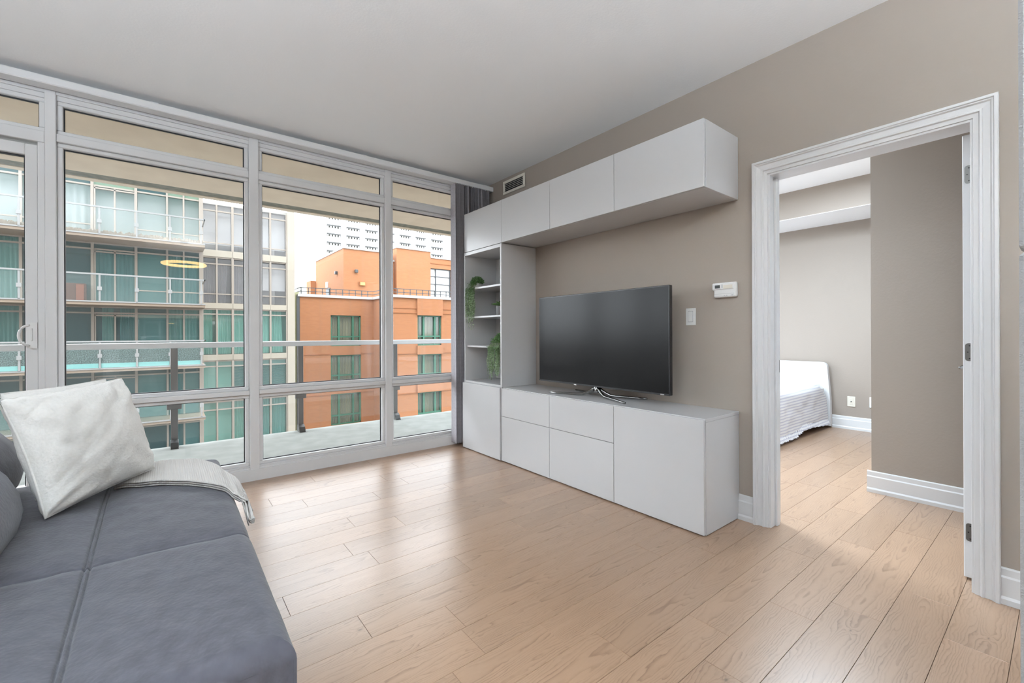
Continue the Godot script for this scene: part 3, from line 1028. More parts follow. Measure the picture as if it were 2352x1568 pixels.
func trailing_plant(label: String, pot: Vector3, seed_: int, crown: float, strands: int, drop: float, spread_z: float, pot_mat: Material, pot_r: float, pot_h: float, front_x: float, z_lo: float, z_hi: float):
	var r := RandomNumberGenerator.new()
	r.seed = seed_
	var t := thing("trailing_plant", label, "plant", pot, "trailing plants on the shelves")
	pot_shape(t, pot_r, pot_h, pot_mat)
	var st := SurfaceTool.new()
	st.begin(Mesh.PRIMITIVE_TRIANGLES)
	st.set_smooth_group(-1)
	# crown of small leaves
	for k in 900:
		var d := Vector3(r.randfn(), absf(r.randfn()) * 0.9, r.randfn()).normalized()
		var p := V(0, pot_h, 0) + d * crown * r.randf_range(0.55, 1.0)
		p.z = clampf(p.z, z_lo, z_hi)
		leaf_at(st, p, (d + Vector3(r.randfn(), r.randfn(), r.randfn()) * 0.6).normalized(), Vector3(r.randfn(), 1.0, r.randfn()).normalized(), r.randf_range(0.010, 0.017), 0.0055, green(r, 0.12))
	var foliage := st
	var stems := Shape.new(true)
	for s in strands:
		var a := Vector3(-crown * r.randf_range(0.4, 0.9), pot_h + r.randf_range(-0.005, 0.02), clampf(r.randfn() * crown * 0.6, z_lo, z_hi))
		var fx := front_x - r.randf_range(0.004, 0.03)
		var fz := clampf(a.z + r.randfn() * spread_z, z_lo, z_hi)
		var len_ := drop * (r.randf_range(0.5, 0.85) if s > 2 else r.randf_range(0.9, 1.0))
		var path := [a, V(fx * 0.6, pot_h * 0.75, lerpf(a.z, fz, 0.5)), V(fx, pot_h * 0.2 - 0.02, fz)]
		var n := int(len_ / 0.012)
		for k in range(1, n):
			path.append(V(fx + 0.004 * sin(k * 0.4 + s), pot_h * 0.2 - 0.02 - k * 0.012, clampf(fz + 0.006 * sin(k * 0.23 + s * 2.0), z_lo, z_hi)))
		stems.tube(path, 0.0009, 4)
		for k in path.size():
			for e in 2:
				var d := Vector3(r.randfn() * 0.8 - 0.5, r.randfn() * 0.5 - 0.2, r.randfn()).normalized()
				leaf_at(foliage, path[k] + d * 0.002, d, Vector3(-0.6, 0.7, r.randfn() * 0.5).normalized(), r.randf_range(0.009, 0.014) * (1.0 - 0.35 * k / path.size()), 0.0052, green(r, clampf(k / 9.0, 0.0, 1.0) * 0.75))
	foliage.generate_normals()
	var o := put(t, "leaves", foliage.commit(), M.leaf_green)
	o.set_meta("kind", "stuff")
	put(t, "stems", stems, mat("stem", lin(0.16, 0.24, 0.09), 0.6))

func pot_shape(t: Node, rad: float, h: float, m: Material):
	var s := Shape.new(true)
	var rows := []
	for q in [[0.0, 0.0], [0.74, 0.0], [0.78, 0.02], [0.99, 0.98], [1.0, 1.0], [0.92, 1.0], [0.90, 0.88]]:
		var ring := PackedVector3Array()
		for k in 20:
			var a := -TAU * k / 20.0
			ring.append(V(cos(a) * rad * q[0], h * q[1], sin(a) * rad * q[0]))
		rows.append(ring)
	s.grid(rows, true)
	put(t, "pot", s, m)
	var d := Shape.new()
	var disc := []
	for k in 20:
		disc.append(V(cos(TAU * k / 20.0) * rad * 0.91, h * 0.89, sin(TAU * k / 20.0) * rad * 0.91))
	d.poly(disc, Vector3.UP)
	put(t, "soil", d, M.soil)

func shelf_plants():
	trailing_plant("pale green trailing plant hanging from the top open shelf", V(0.082, 1.5225, -2.283), 41, 0.062, 46, 0.40, 0.03, M.pot_white, 0.040, 0.045, -0.060, -0.070, 0.060)
	trailing_plant("mottled trailing plant spilling from the lowest open shelf", V(0.085, 0.9785, -1.905), 42, 0.066, 56, 0.32, 0.05, M.pot_white, 0.042, 0.050, -0.062, -0.085, 0.062)
	var r := RandomNumberGenerator.new()
	r.seed = 77
	var t := thing("potted_succulent", "small leafy succulent in a tapered grey pot on the middle shelf", "plant", V(0.082, 1.2525, -1.905))
	pot_shape(t, 0.048, 0.078, M.pot_grey)
	var st := SurfaceTool.new()
	st.begin(Mesh.PRIMITIVE_TRIANGLES)
	for k in 70:
		var a := r.randf() * TAU
		var d := V(cos(a), r.randf_range(0.15, 1.2), sin(a)).normalized()
		var p := V(0, 0.078, 0) + d * r.randf_range(0.0, 0.025)
		var c := Color(0.05, 0.13, 0.03).lerp(Color(0.11, 0.22, 0.06), r.randf())
		var ln := r.randf_range(0.035, 0.055)
		if absf(d.z) * ln > 0.05:
			ln = 0.05
		leaf_at(st, p, d, Vector3.UP, ln, 0.007, c)
	# two long leaves leaning towards the window
	for q in [[V(-0.35, 0.25, -1.0), 0.115], [V(-0.2, 0.12, -1.0), 0.13]]:
		leaf_at(st, V(0, 0.082, 0), q[0].normalized(), Vector3.UP, q[1], 0.008, Color(0.10, 0.20, 0.05))
	st.generate_normals()
	var lf := put(t, "leaves", st.commit(), M.leaf_green)
	lf.set_meta("kind", "stuff")

# ------------------------------------------------------------------ sofa
func samples(a: float, b: float, step: float, extra: Array) -> PackedFloat32Array:
	var out := []
	var n := int(ceil((b - a) / step))
	for i in n + 1:
		out.append(a + (b - a) * i / n)
	for e in extra:
		if e > a and e < b:
			out.append(e)
	out.sort()
	var kept := PackedFloat32Array()
	for v in out:
		if kept.is_empty() or v - kept[kept.size() - 1] > 0.0008:
			kept.append(v)
	return kept

const SX0 := -3.30
const SX1 := -2.018
const SZ0 := -1.625
const SZ1 := 0.165
const SEAM_X := -2.418
const SEAM_Z := -0.535

func seat_height(x: float, z: float, bump: FastNoiseLite) -> float:
	var r := 0.045
	var d := minf(minf(SX1 - x, x - SX0), minf(z - SZ0, SZ1 - z))
	var y := 0.432
	if d < r:
		y -= r - sqrt(maxf(r * r - (r - d) * (r - d), 0.0))
	# stuffing swells between the seams
	var a := clampf(minf(absf(x - SEAM_X), SX1 - x) / 0.20, 0, 1)
	var b := clampf(minf(absf(z - SEAM_Z), minf(SZ1 - z, z - SZ0)) / 0.30, 0, 1)
	y += 0.012 * (1.0 - (1.0 - a) * (1.0 - a)) * (1.0 - (1.0 - b) * (1.0 - b))
	y += 0.004 * bump.get_noise_2d(x * 300.0, z * 300.0)
	var seam_x := SEAM_X + 0.018 * clampf((z - SEAM_Z) / 0.7, -1.0, 1.0)
	var q := absf(x - seam_x)
	y -= 0.0085 * exp(-pow((q - 0.006) / 0.0034, 2.0)) + 0.005 * exp(-pow(q / 0.03, 2.0))
	var pz := z - (SEAM_Z + (x - SEAM_X) * 0.06)
	y -= 0.0085 * exp(-pow(pz / 0.0040, 2.0)) + 0.006 * exp(-pow(pz / 0.03, 2.0))
	return y

func sofa():
	var o := V(-2.7, 0, -0.7)
	var t := thing("sofa", "charcoal grey fabric chaise sofa with stitched seat seams", "sofa", o)
	var bump := FastNoiseLite.new()
	bump.seed = 9
	bump.frequency = 0.02
	var ex := []
	var ez := []
	for k in range(-24, 25):
		ex.append(SEAM_X + k * 0.0022)
		ez.append(SEAM_Z + k * 0.0022)
	for k in 9:
		var c := 0.045 * (1.0 - cos(PI * 0.5 * k / 8.0))
		ex.append_array([SX1 - c, SX0 + c])
		ez.append_array([SZ1 - c, SZ0 + c])
	var xs := samples(SX0, SX1, 0.022, ex)
	var zs := samples(SZ0, SZ1, 0.022, ez)
	var s := Shape.new(true, o)
	var rows := []
	for z in zs:
		var row := PackedVector3Array()
		for x in xs:
			row.append(V(x, seat_height(x, z, bump), z))
		rows.append(row)
	s.grid(rows)
	put(t, "seat", s, M.sofa_cloth)
	var b := Shape.new(false, o)
	var yb := 0.09
	var ring := [V(SX0, 0, SZ0), V(SX1, 0, SZ0), V(SX1, 0, SZ1), V(SX0, 0, SZ1)]
	for i in 4:
		var p: Vector3 = ring[i]
		var q: Vector3 = ring[(i + 1) % 4]
		var n := V((p.x + q.x) * 0.5 + 2.66, 0, (p.z + q.z) * 0.5 + 0.73)
		b.poly([p + V(0, yb, 0), q + V(0, yb, 0), q + V(0, 0.388, 0), p + V(0, 0.388, 0)], n)
	b.poly([ring[0] + V(0, yb, 0), ring[1] + V(0, yb, 0), ring[2] + V(0, yb, 0), ring[3] + V(0, yb, 0)], Vector3.DOWN)
	put(t, "base", b, M.sofa_cloth)
	# piping down the near corner and along the end
	var pp := Shape.new(true, o)
	pp.tube([V(SX1 - 0.006, 0.10, SZ1 - 0.004), V(SX1 - 0.006, 0.386, SZ1 - 0.004), V(SX1 - 0.012, 0.405, SZ1 - 0.012)], 0.0045, 8)
	put(t, "piping", pp, M.sofa_cloth)
	for q in [[SX1 - 0.08, SZ1 - 0.08], [SX1 - 0.08, SZ0 + 0.08], [SX0 + 0.08, SZ1 - 0.08], [SX0 + 0.08, SZ0 + 0.08]]:
		var leg := Shape.new(true, o)
		leg.tube([V(q[0], 0, q[1]), V(q[0], 0.092, q[1])], [0.018, 0.024], 12)
		put(t, "foot", leg, M.tv_black)
	# back cushion, rolled towards the seat, and the frame behind it
	var prof := [Vector2(-2.74, 0.425), Vector2(-2.655, 0.432), Vector2(-2.622, 0.455), Vector2(-2.612, 0.50), Vector2(-2.622, 0.56), Vector2(-2.648, 0.62), Vector2(-2.69, 0.675), Vector2(-2.745, 0.715), Vector2(-2.81, 0.735), Vector2(-2.88, 0.735), Vector2(-2.93, 0.71), Vector2(-2.96, 0.65), Vector2(-2.97, 0.55), Vector2(-2.95, 0.45), Vector2(-2.88, 0.43)]
	var c := Shape.new(true, o)
	var rr := []
	var mid := Vector2(-2.80, 0.58)
	for q in [[-1.07, 0.0], [-1.068, 0.4], [-1.05, 0.7], [-1.02, 0.88], [-0.97, 0.97], [-0.91, 1.0], [-0.9, 1.015], [-0.5, 1.02], [-0.1, 1.0], [0.06, 0.93], [0.09, 0.7], [0.10, 0.0]]:
		var row := PackedVector3Array()
		for p in prof:
			var m2: Vector2 = mid + (p - mid) * q[1]
			row.append(V(m2.x, m2.y, q[0]))
		rr.append(row)
	c.grid(rr, true)
	put(t, "back_cushion", c, M.sofa_cloth)
	var c2 := Shape.new(true, o)
	rr = []
	for q in [[-1.60, 0.0], [-1.598, 0.45], [-1.585, 0.75], [-1.55, 0.95], [-1.45, 1.0], [-1.30, 1.0], [-1.16, 0.96], [-1.12, 0.75], [-1.115, 0.0]]:
		var row := PackedVector3Array()
		for p in prof:
			var m2: Vector2 = mid + (p - mid) * q[1]
			row.append(V(m2.x - 0.095, m2.y + 0.02, q[0]))
		rr.append(row)
	c2.grid(rr, true)
	put(t, "back_cushion", c2, M.sofa_cloth)
	var f := Shape.new(false, o)
	f.box(V(SX0, 0.40, SZ0 + 0.01), V(-2.975, 0.755, SZ1), 0.03)
	put(t, "back_frame", f, M.sofa_cloth)

func pillow_mesh(a: float, b: float, thick: float, seed_: int) -> Shape:
	var n := FastNoiseLite.new()
	n.seed = seed_
	n.frequency = 1.0
	n.fractal_octaves = 2
	var s := Shape.new(true)
	var res := 44
	for side in [1.0, -1.0]:
		var rows := []
		for i in res + 1:
			var v := sin(PI * 0.5 * (2.0 * i / res - 1.0))
			var row := PackedVector3Array()
			for j in res + 1:
				var u := sin(PI * 0.5 * (2.0 * j / res - 1.0))
				var px := a * u * (1.0 - 0.060 * (1.0 - v * v))
				var py := b * v * (1.0 - 0.035 * (1.0 - u * u))
				var f := (1.0 - u * u) * (1.0 - v * v)
				var h := thick * pow(f, 0.42)
				var e := clampf(pow(f, 0.3) * 1.6, 0, 1)
				# creases that run in from the corners
				var corner := absf(u * v)
				h += e * 0.010 * n.get_noise_2d(u * 1.5, v * 1.5)
				h += e * 0.009 * corner * sin((absf(u) - absf(v)) * 12.0 + 2.0 * n.get_noise_2d(u * 3.0 + 9.0, v * 3.0))
				# soft drag lines across the cover
				var drag := 1.0 - absf(n.get_noise_2d(u * 1.1 + v * 1.6 + 20.0, v * 3.4 - u * 2.2))
				h -= e * 0.0035 * pow(drag, 4.0) * clampf(1.2 - u, 0, 1)
				row.append(V(px, py + 0.004 * (1.0 - e) * n.get_noise_2d(u * 9.0, v * 9.0 + 4.0), side * h))
			rows.append(row)
		if side < 0.0:
			rows.reverse()
		s.grid(rows)
	return s

func pillows():
	# the front one leans back against the other; both stand on the seat
	var base := V(-2.43, 0.476, -1.18)
	var nrm := V(0.808, 0.0, 0.59).normalized()
	var right := V(0.59, 0, -0.808).normalized()
	var defs := [
		["textured off-white throw pillow in front, standing on the sofa seat", base, 0.245, 0.215, 0.100, 3, 0.30, 0.05],
		["textured off-white throw pillow tucked behind the front one", base - nrm * 0.215 + right * 0.17 + V(0, -0.012, 0), 0.228, 0.215, 0.080, 8, 0.30, 0.02]]
	for d in defs:
		var lean: float = d[6]
		var up: Vector3 = (Vector3.UP * cos(lean) - nrm * sin(lean)).normalized()
		var face: Vector3 = right.cross(up).normalized()
		var rt := right.rotated(face, d[7])
		up = up.rotated(face, d[7])
		var t := thing("throw_pillow", d[0], "pillow", d[1], "off-white pillows on the sofa")
		t.transform = Transform3D(Basis(rt, up, face), d[1] + up * d[3] * 0.97)
		put(t, "cover", pillow_mesh(d[2], d[3], d[4], d[5]), M.pillow_cloth)
		var hem := Shape.new(true)
		var path := []
		for k in 41:
			var a := TAU * k / 40.0
			var cu := clampf(cos(a) * 1.42, -1, 1)
			var cv := clampf(sin(a) * 1.42, -1, 1)
			path.append(V(d[2] * cu * (1.0 - 0.06 * (1.0 - cv * cv)), d[3] * cv * (1.0 - 0.035 * (1.0 - cu * cu)), 0))
		hem.tube(path, 0.004, 6)
		put(t, "seam", hem, M.pillow_cloth)

func spline(p: Array, s: float) -> Vector3:
	var n := p.size() - 1
	var f := clampf(s, 0, 1) * n
	var i := mini(int(f), n - 1)
	var a: Vector3 = p[maxi(i - 1, 0)]
	var d: Vector3 = p[mini(i + 2, n)]
	return (p[i] as Vector3).cubic_interpolate(p[i + 1], a, d, f - i)

func throw_blanket():
	var o := V(-2.2, 0.45, -1.25)
	var t := thing("throw_blanket", "pale grey ribbed knit throw hanging over the sofa edge", "blanket", o)
	var n := FastNoiseLite.new()
	n.seed = 4
	n.frequency = 1.0
	var back := [V(-2.33, 0.470, -1.61), V(-2.277, 0.470, -1.59), V(-2.157, 0.474, -1.52), V(-2.060, 0.470, -1.36), V(-1.992, 0.445, -1.08), V(-1.972, 0.385, -0.83)]
	var frnt := [V(-2.42, 0.458, -1.29), V(-2.357, 0.458, -1.255), V(-2.213, 0.458, -1.15), V(-2.085, 0.458, -1.0), V(-2.018, 0.440, -0.86), V(-1.996, 0.368, -0.75)]
	# three folded layers, each set back a little at the front, laid on the seat
	var bump := FastNoiseLite.new()
	bump.seed = 9
	bump.frequency = 0.02
	for layer in 3:
		var s := Shape.new(true, o)
		var rows := []
		for j in 29:
			var w := j / 28.0
			var row := PackedVector3Array()
			for i in 61:
				var q := i / 60.0
				var a := spline(back, q)
				var b := spline(frnt, q)
				var p := a.lerp(b, w * (1.0 - layer * 0.012))
				var lift := 0.0275 - layer * 0.0096
				# the last hand's breadth gathers into loose pleats
				var g := clampf((q - 0.80) / 0.20, 0, 1)
				var fold := 0.5 + 0.5 * sin(w * 9.0 + q * 4.0) * sin(PI * w) + 0.5 * n.get_noise_2d(q * 4.0, w * 3.0)
				lift += 0.007 * clampf(fold, 0.0, 1.2) * (1.0 - g)
				if w > 0.93:
					lift -= 0.003 * pow((w - 0.93) / 0.07, 2.0)
				var out := SX1 + 0.012 + (2 - layer) * 0.0095 + g * 0.008 * (1.0 + sin(w * 26.0))
				p.y -= g * 0.012 * sin(w * 17.0 + layer * 2.0)
				if p.x < SX1 - 0.012:
					p.y = seat_height(p.x, p.z, bump) + lift
				else:
					p.x = maxf(p.x, out) if p.y < 0.43 else clampf(p.x, SX1 - 0.01, out)
					var edge := seat_height(SX1 - 0.012, p.z, bump) + lift
					p.y = minf(p.y, edge) if p.x > SX1 + 0.008 else edge
				row.append(p)
			rows.append(row)
		s.grid(rows)
		# give the cloth its thickness
		var under := []
		for row in rows:
			var u := PackedVector3Array()
			for p in row:
				u.append(p - V(0, 0.0058, 0))
			under.append(u)
		under.reverse()
		s.grid(under)
		for e in [[rows[28], under[0]]]:
			s.grid([e[0], e[1]])
		put(t, "fold", s, M.throw_knit)

# ------------------------------------------------------------------ bed
func bed():
	var o := V(2.7, 0, -1.2)
	var t := thing("bed", "white bed with striped ruffled coverlet and curved white headboard", "bed", o)
	# headboard: rounded upper corners
	var out := []
	for k in 7:
		var a := PI * 0.5 * (1.0 - k / 6.0)
		out.append(Vector2(-0.575 + cos(a) * 0.06, 0.685 + sin(a) * 0.06))
	out.append(Vector2(-0.487, 0.30))
	out.append(Vector2(-0.484, 0.02))
	out.append(Vector2(-2.02, 0.02))
	out.append(Vector2(-2.01, 0.30))
	for k in 7:
		var a := PI - PI * 0.5 * k / 6.0
		out.append(Vector2(-1.93 + cos(a) * 0.06, 0.685 + sin(a) * 0.06))
	var rev := []
	for i in out.size():
		rev.append(out[i])
	var hb := Shape.new(false, o)
	hb.prism(rev, V(3.70, 0, 0), V(3.755, 0, 0), Vector3(0, 0, 1), Vector3.UP)
	put(t, "headboard", hb, M.sheet_white)
	var mt := Shape.new(false, o)
	mt.box(V(1.75, 0.20, -1.96), V(3.69, 0.50, -0.53), 0.05)
	put(t, "mattress", mt, M.sheet_white)
	var fr := Shape.new(false, o)
	fr.box(V(1.75, 0.03, -1.94), V(3.69, 0.20, -0.55), 0.01)
	put(t, "frame", fr, M.sheet_white)
	# coverlet: over the top, round the edge and down the side, ending near the floor
	var c := Shape.new(true, o)
	var rows := []
	var n := FastNoiseLite.new()
	n.seed = 12
	n.frequency = 1.0
	for i in 61:
		var q := i / 60.0
		var x := lerpf(1.74, 3.66, q)
		var hem := 0.055 + 0.045 * clampf((q - 0.50) / 0.1, 0, 1) - 0.03 * clampf((q - 0.72) / 0.2, 0, 1)
		var row := PackedVector3Array()
		var top := 0.535 + 0.02 * sin(q * 7.0)
		if q > 0.86:
			top -= 0.14 * pow((q - 0.86) / 0.14, 2.0)
		for k in 12:
			row.append(V(x, top + 0.006 * n.get_noise_2d(q * 8.0, k * 0.6), lerpf(-1.95, -0.60, k / 11.0)))
		for k in range(1, 9):
			var a := PI * 0.5 * k / 8.0
			row.append(V(x, top - 0.09 * (1.0 - cos(a)), -0.60 + 0.09 * sin(a)))
		for k in range(1, 13):
			var y := lerpf(top - 0.09, hem + 0.035, k / 12.0)
			row.append(V(x, y, -0.510 + 0.010 * n.get_noise_2d(q * 9.0, y * 5.0) + 0.012 * (k / 12.0)))
		rows.append(row)
	c.grid(rows)
	var cov := put(t, "coverlet", c, M.striped_cotton)
	# gathered ruffle along the hem
	var rf := Shape.new(true, o)
	rows = []
	for i in 361:
		var q := i / 360.0
		var x := lerpf(1.74, 3.66, q)
		var hem := 0.055 + 0.045 * clampf((q - 0.50) / 0.1, 0, 1) - 0.03 * clampf((q - 0.72) / 0.2, 0, 1)
		var w := sin(q * 330.0 + 2.0 * sin(q * 41.0))
		rows.append(PackedVector3Array([V(x, hem + 0.040, -0.500 + 0.003 * w), V(x, hem + 0.015, -0.496 + 0.011 * w), V(x, hem - 0.018 + 0.004 * sin(q * 97.0), -0.492 + 0.016 * w)]))
	rf.grid(rows)
	put(cov, "ruffle", rf, M.striped_cotton)

func tall_unit():
	# edge of a tall grey unit that the frame crops
	var o := V(-1.1, 0, 1.5)
	var t := thing("tall_unit", "light grey textured upright unit cropped by the picture's right border", "cabinet", o)
	for q in [[0.02, 1.186], [1.190, 1.80]]:
		var s := Shape.new(false, o)
		s.box(V(-1.395, q[0], 1.160), V(-1.34, q[1], 1.86), 0.004)
		put(t, "door", s, M.tall_unit_finish)
	var b := Shape.new(false, o)
	b.box(V(-1.335, 0.0, 1.166), V(-0.75, 1.80, 1.855), 0.004)
	put(t, "body", b, M.tall_unit_finish)

func ring_lamp_and_fill():
	# a ring pendant whose reflection hangs in the window glass
	var o := V(-2.02, 2.26, 2.6)
	var t := thing("ring_pendant_lamp", "warm glowing ring pendant lamp reflected in the window", "lamp", o)
	var glow := mat("lamp_ring_glow", lin(1.0, 0.72, 0.28), 0.5)
	glow.emission_enabled = true
	glow.emission = lin(1.0, 0.66, 0.22)
	glow.emission_energy_multiplier = 14.0
	var s := Shape.new(true)
	var rows := []
	for k in 49:
		var a := TAU * k / 48.0
		var ring := PackedVector3Array()
		for j in 10:
			var b := TAU * j / 10.0
			ring.append(V(cos(a) * (0.28 + cos(b) * 0.030), sin(b) * 0.022, sin(a) * (0.28 + cos(b) * 0.030)))
		rows.append(ring)
	s.grid(rows, true)
	put(t, "light_ring", s, glow)
	var c := Shape.new(true)
	for k in 3:
		var a := TAU * k / 3.0
		c.tube([V(cos(a) * 0.28, 0.02, sin(a) * 0.28), V(0, HC - o.y - 0.02, 0)], 0.0015, 5)
	c.tube([V(0, HC - o.y - 0.03, 0), V(0, HC - o.y, 0)], 0.05, 16)
	put(t, "cord", c, M.dark_metal)
	# added upward fill light over the ring, brightens the ceiling
	area_light("ring_fill", t, V(0, 0.030, 0), Vector2(0.56, 0.56), 2.1 * FILL, Color(0.89, 0.95, 1.0), 90.0)
	# two unseen uplights, added behind the viewer to brighten the room
	var stand := [
		[V(-3.75, 0, 0.75), 1.75, "added dark uplight stand near the sofa, behind the viewer"],
		[V(-1.3, 0, 2.5), 1.15, "added dark uplight stand beside the tall grey unit, behind the viewer"]]
	for q in stand:
		var f := thing("added_uplight", q[2], "lamp", q[0], "added uplight stands")
		var p := Shape.new(true)
		p.tube([V(0, 0.0, 0), V(0, 0.02, 0)], 0.14, 24)
		put(f, "base", p, M.dark_metal)
		p = Shape.new(true)
		p.tube([V(0, 0.02, 0), V(0, 1.70, 0)], 0.012, 12)
		put(f, "pole", p, M.dark_metal)
		p = Shape.new(true)
		var rings := []
		for k in [[0.02, 1.69], [0.10, 1.70], [0.19, 1.74], [0.235, 1.80], [0.24, 1.82]]:
			var ring := PackedVector3Array()
			for j in 28:
				ring.append(V(cos(-TAU * j / 28.0) * k[0], k[1], sin(-TAU * j / 28.0) * k[0]))
			rings.append(ring)
		p.grid(rings, true)
		put(f, "bowl", p, M.dark_metal)
		area_light("uplight", f, V(0, 1.80, 0), Vector2(0.32, 0.32), q[1] * FILL, Color(0.89, 0.95, 1.0), 90.0)
	# unseen ceiling panels added to brighten the bedroom
	var lamps := [
		[V(1.15, HC, -1.15), 1.08, "added square fill light on the bedroom ceiling, hidden by the wall"],
		[V(1.95, HC, 0.02), 0.80, "added square fill light on the ceiling near the bed, hidden by the door head"]]
	for q in lamps:
		var f := thing("ceiling_fill", q[2], "lamp", q[0], "added ceiling fill lights")
		block(f, "frame", V(-0.38, -0.035, -0.38), V(0.38, 0, 0.38), M.plastic_white, 0.006)
		var df := mat("fill_diffuser", lin(0.9, 0.9, 0.9), 0.5)
		df.emission_enabled = true
		df.emission = Color(1, 0.99, 0.97)
		df.emission_energy_multiplier = 1.2
		block(f, "diffuser", V(-0.35, -0.040, -0.35), V(0.35, -0.034, 0.35), df)
		area_light("ceiling_fill_area", f, V(0, -0.045, 0), Vector2(0.68, 0.68), q[1] * FILL, Color(0.86, 0.94, 1.0))

# ------------------------------------------------------------------ the city outside
const ZA := -25.75
const ZE := -24.2
const ZB := -28.0
const ZO := -30.3
const ZR := -27.3
const ZP := -33.5

func pleats(x0: float, x1: float, y0: float, y1: float, z: float, n: int, depth: float, lean := 0.0) -> Shape:
	# a hanging curtain: a pleated sheet, drawn a little to one side at the foot when it leans
	var s := Shape.new(true)
	var a := PackedVector3Array()
	var b := PackedVector3Array()
	var steps := n * 4
	for i in steps + 1:
		var t := i / float(steps)
		var w := depth * sin(t * n * TAU) + depth * 0.4 * sin(t * n * 2.3 + 1.0)
		a.append(V(lerpf(x0, x1, t), y1, z + w))
		b.append(V(lerpf(x0, x1, t) + lean * t, y0, z + w))
	s.grid([a, b])
	return s

func sheet(parent: Node, called: String, x0: float, x1: float, y0: float, y1: float, z: float, m: Material) -> MeshInstance3D:
	var s := Shape.new()
	s.poly([V(x0, y0, z), V(x1, y0, z), V(x1, y1, z), V(x0, y1, z)], Vector3(0, 0, 1))
	return put(parent, called, s, m)

func slats(x0: float, x1: float, y0: float, y1: float, z: float) -> Shape:
	var s := Shape.new()
	var y := y0
	while y < y1:
		s.box(V(x0, y, z), V(x1, y + 0.045, z + 0.02))
		y += 0.065
	return s

func city():
	var st := Shape.new()
	st.box(V(-90, -18.4, -140), V(110, -18, -2.7))
	shell("ground", st, M.street, "grey street far below between the buildings", "street")
	own_building()
	glass_building()
	grid_building()
	brick_building()
	pale_tower()

func own_building():
	# the tower this flat belongs to: storeys above and below, and its balconies
	var s := Shape.new()
	s.box(V(-24, 2.82, -2.70), V(24, 24, 14))
	s.box(V(-24, -18, -2.70), V(24, -0.32, 14))
	s.box(V(-24, -0.32, -2.70), V(LEFT_X - 0.13, 2.82, 14))
	s.box(V(BED_X + 0.13, -0.32, -2.70), V(24, 2.82, 14))
	shell("wall_exterior", s, M.own_facade, "pale outer wall of the viewer's own building, out of the picture", "building")
	for k in [-4, -3, -2, -1, 1, 2, 3, 4]:
		var b := Shape.new()
		b.box(V(-6.5, 2.578 + k * 2.9, EDGE), V(1.9, 2.80 + k * 2.9, -2.71))
		shell("balcony_slab", b, M.balcony_concrete, "concrete balcony slab of another storey, out of the picture", "balcony").set_meta("group", "balcony slabs of the other storeys")

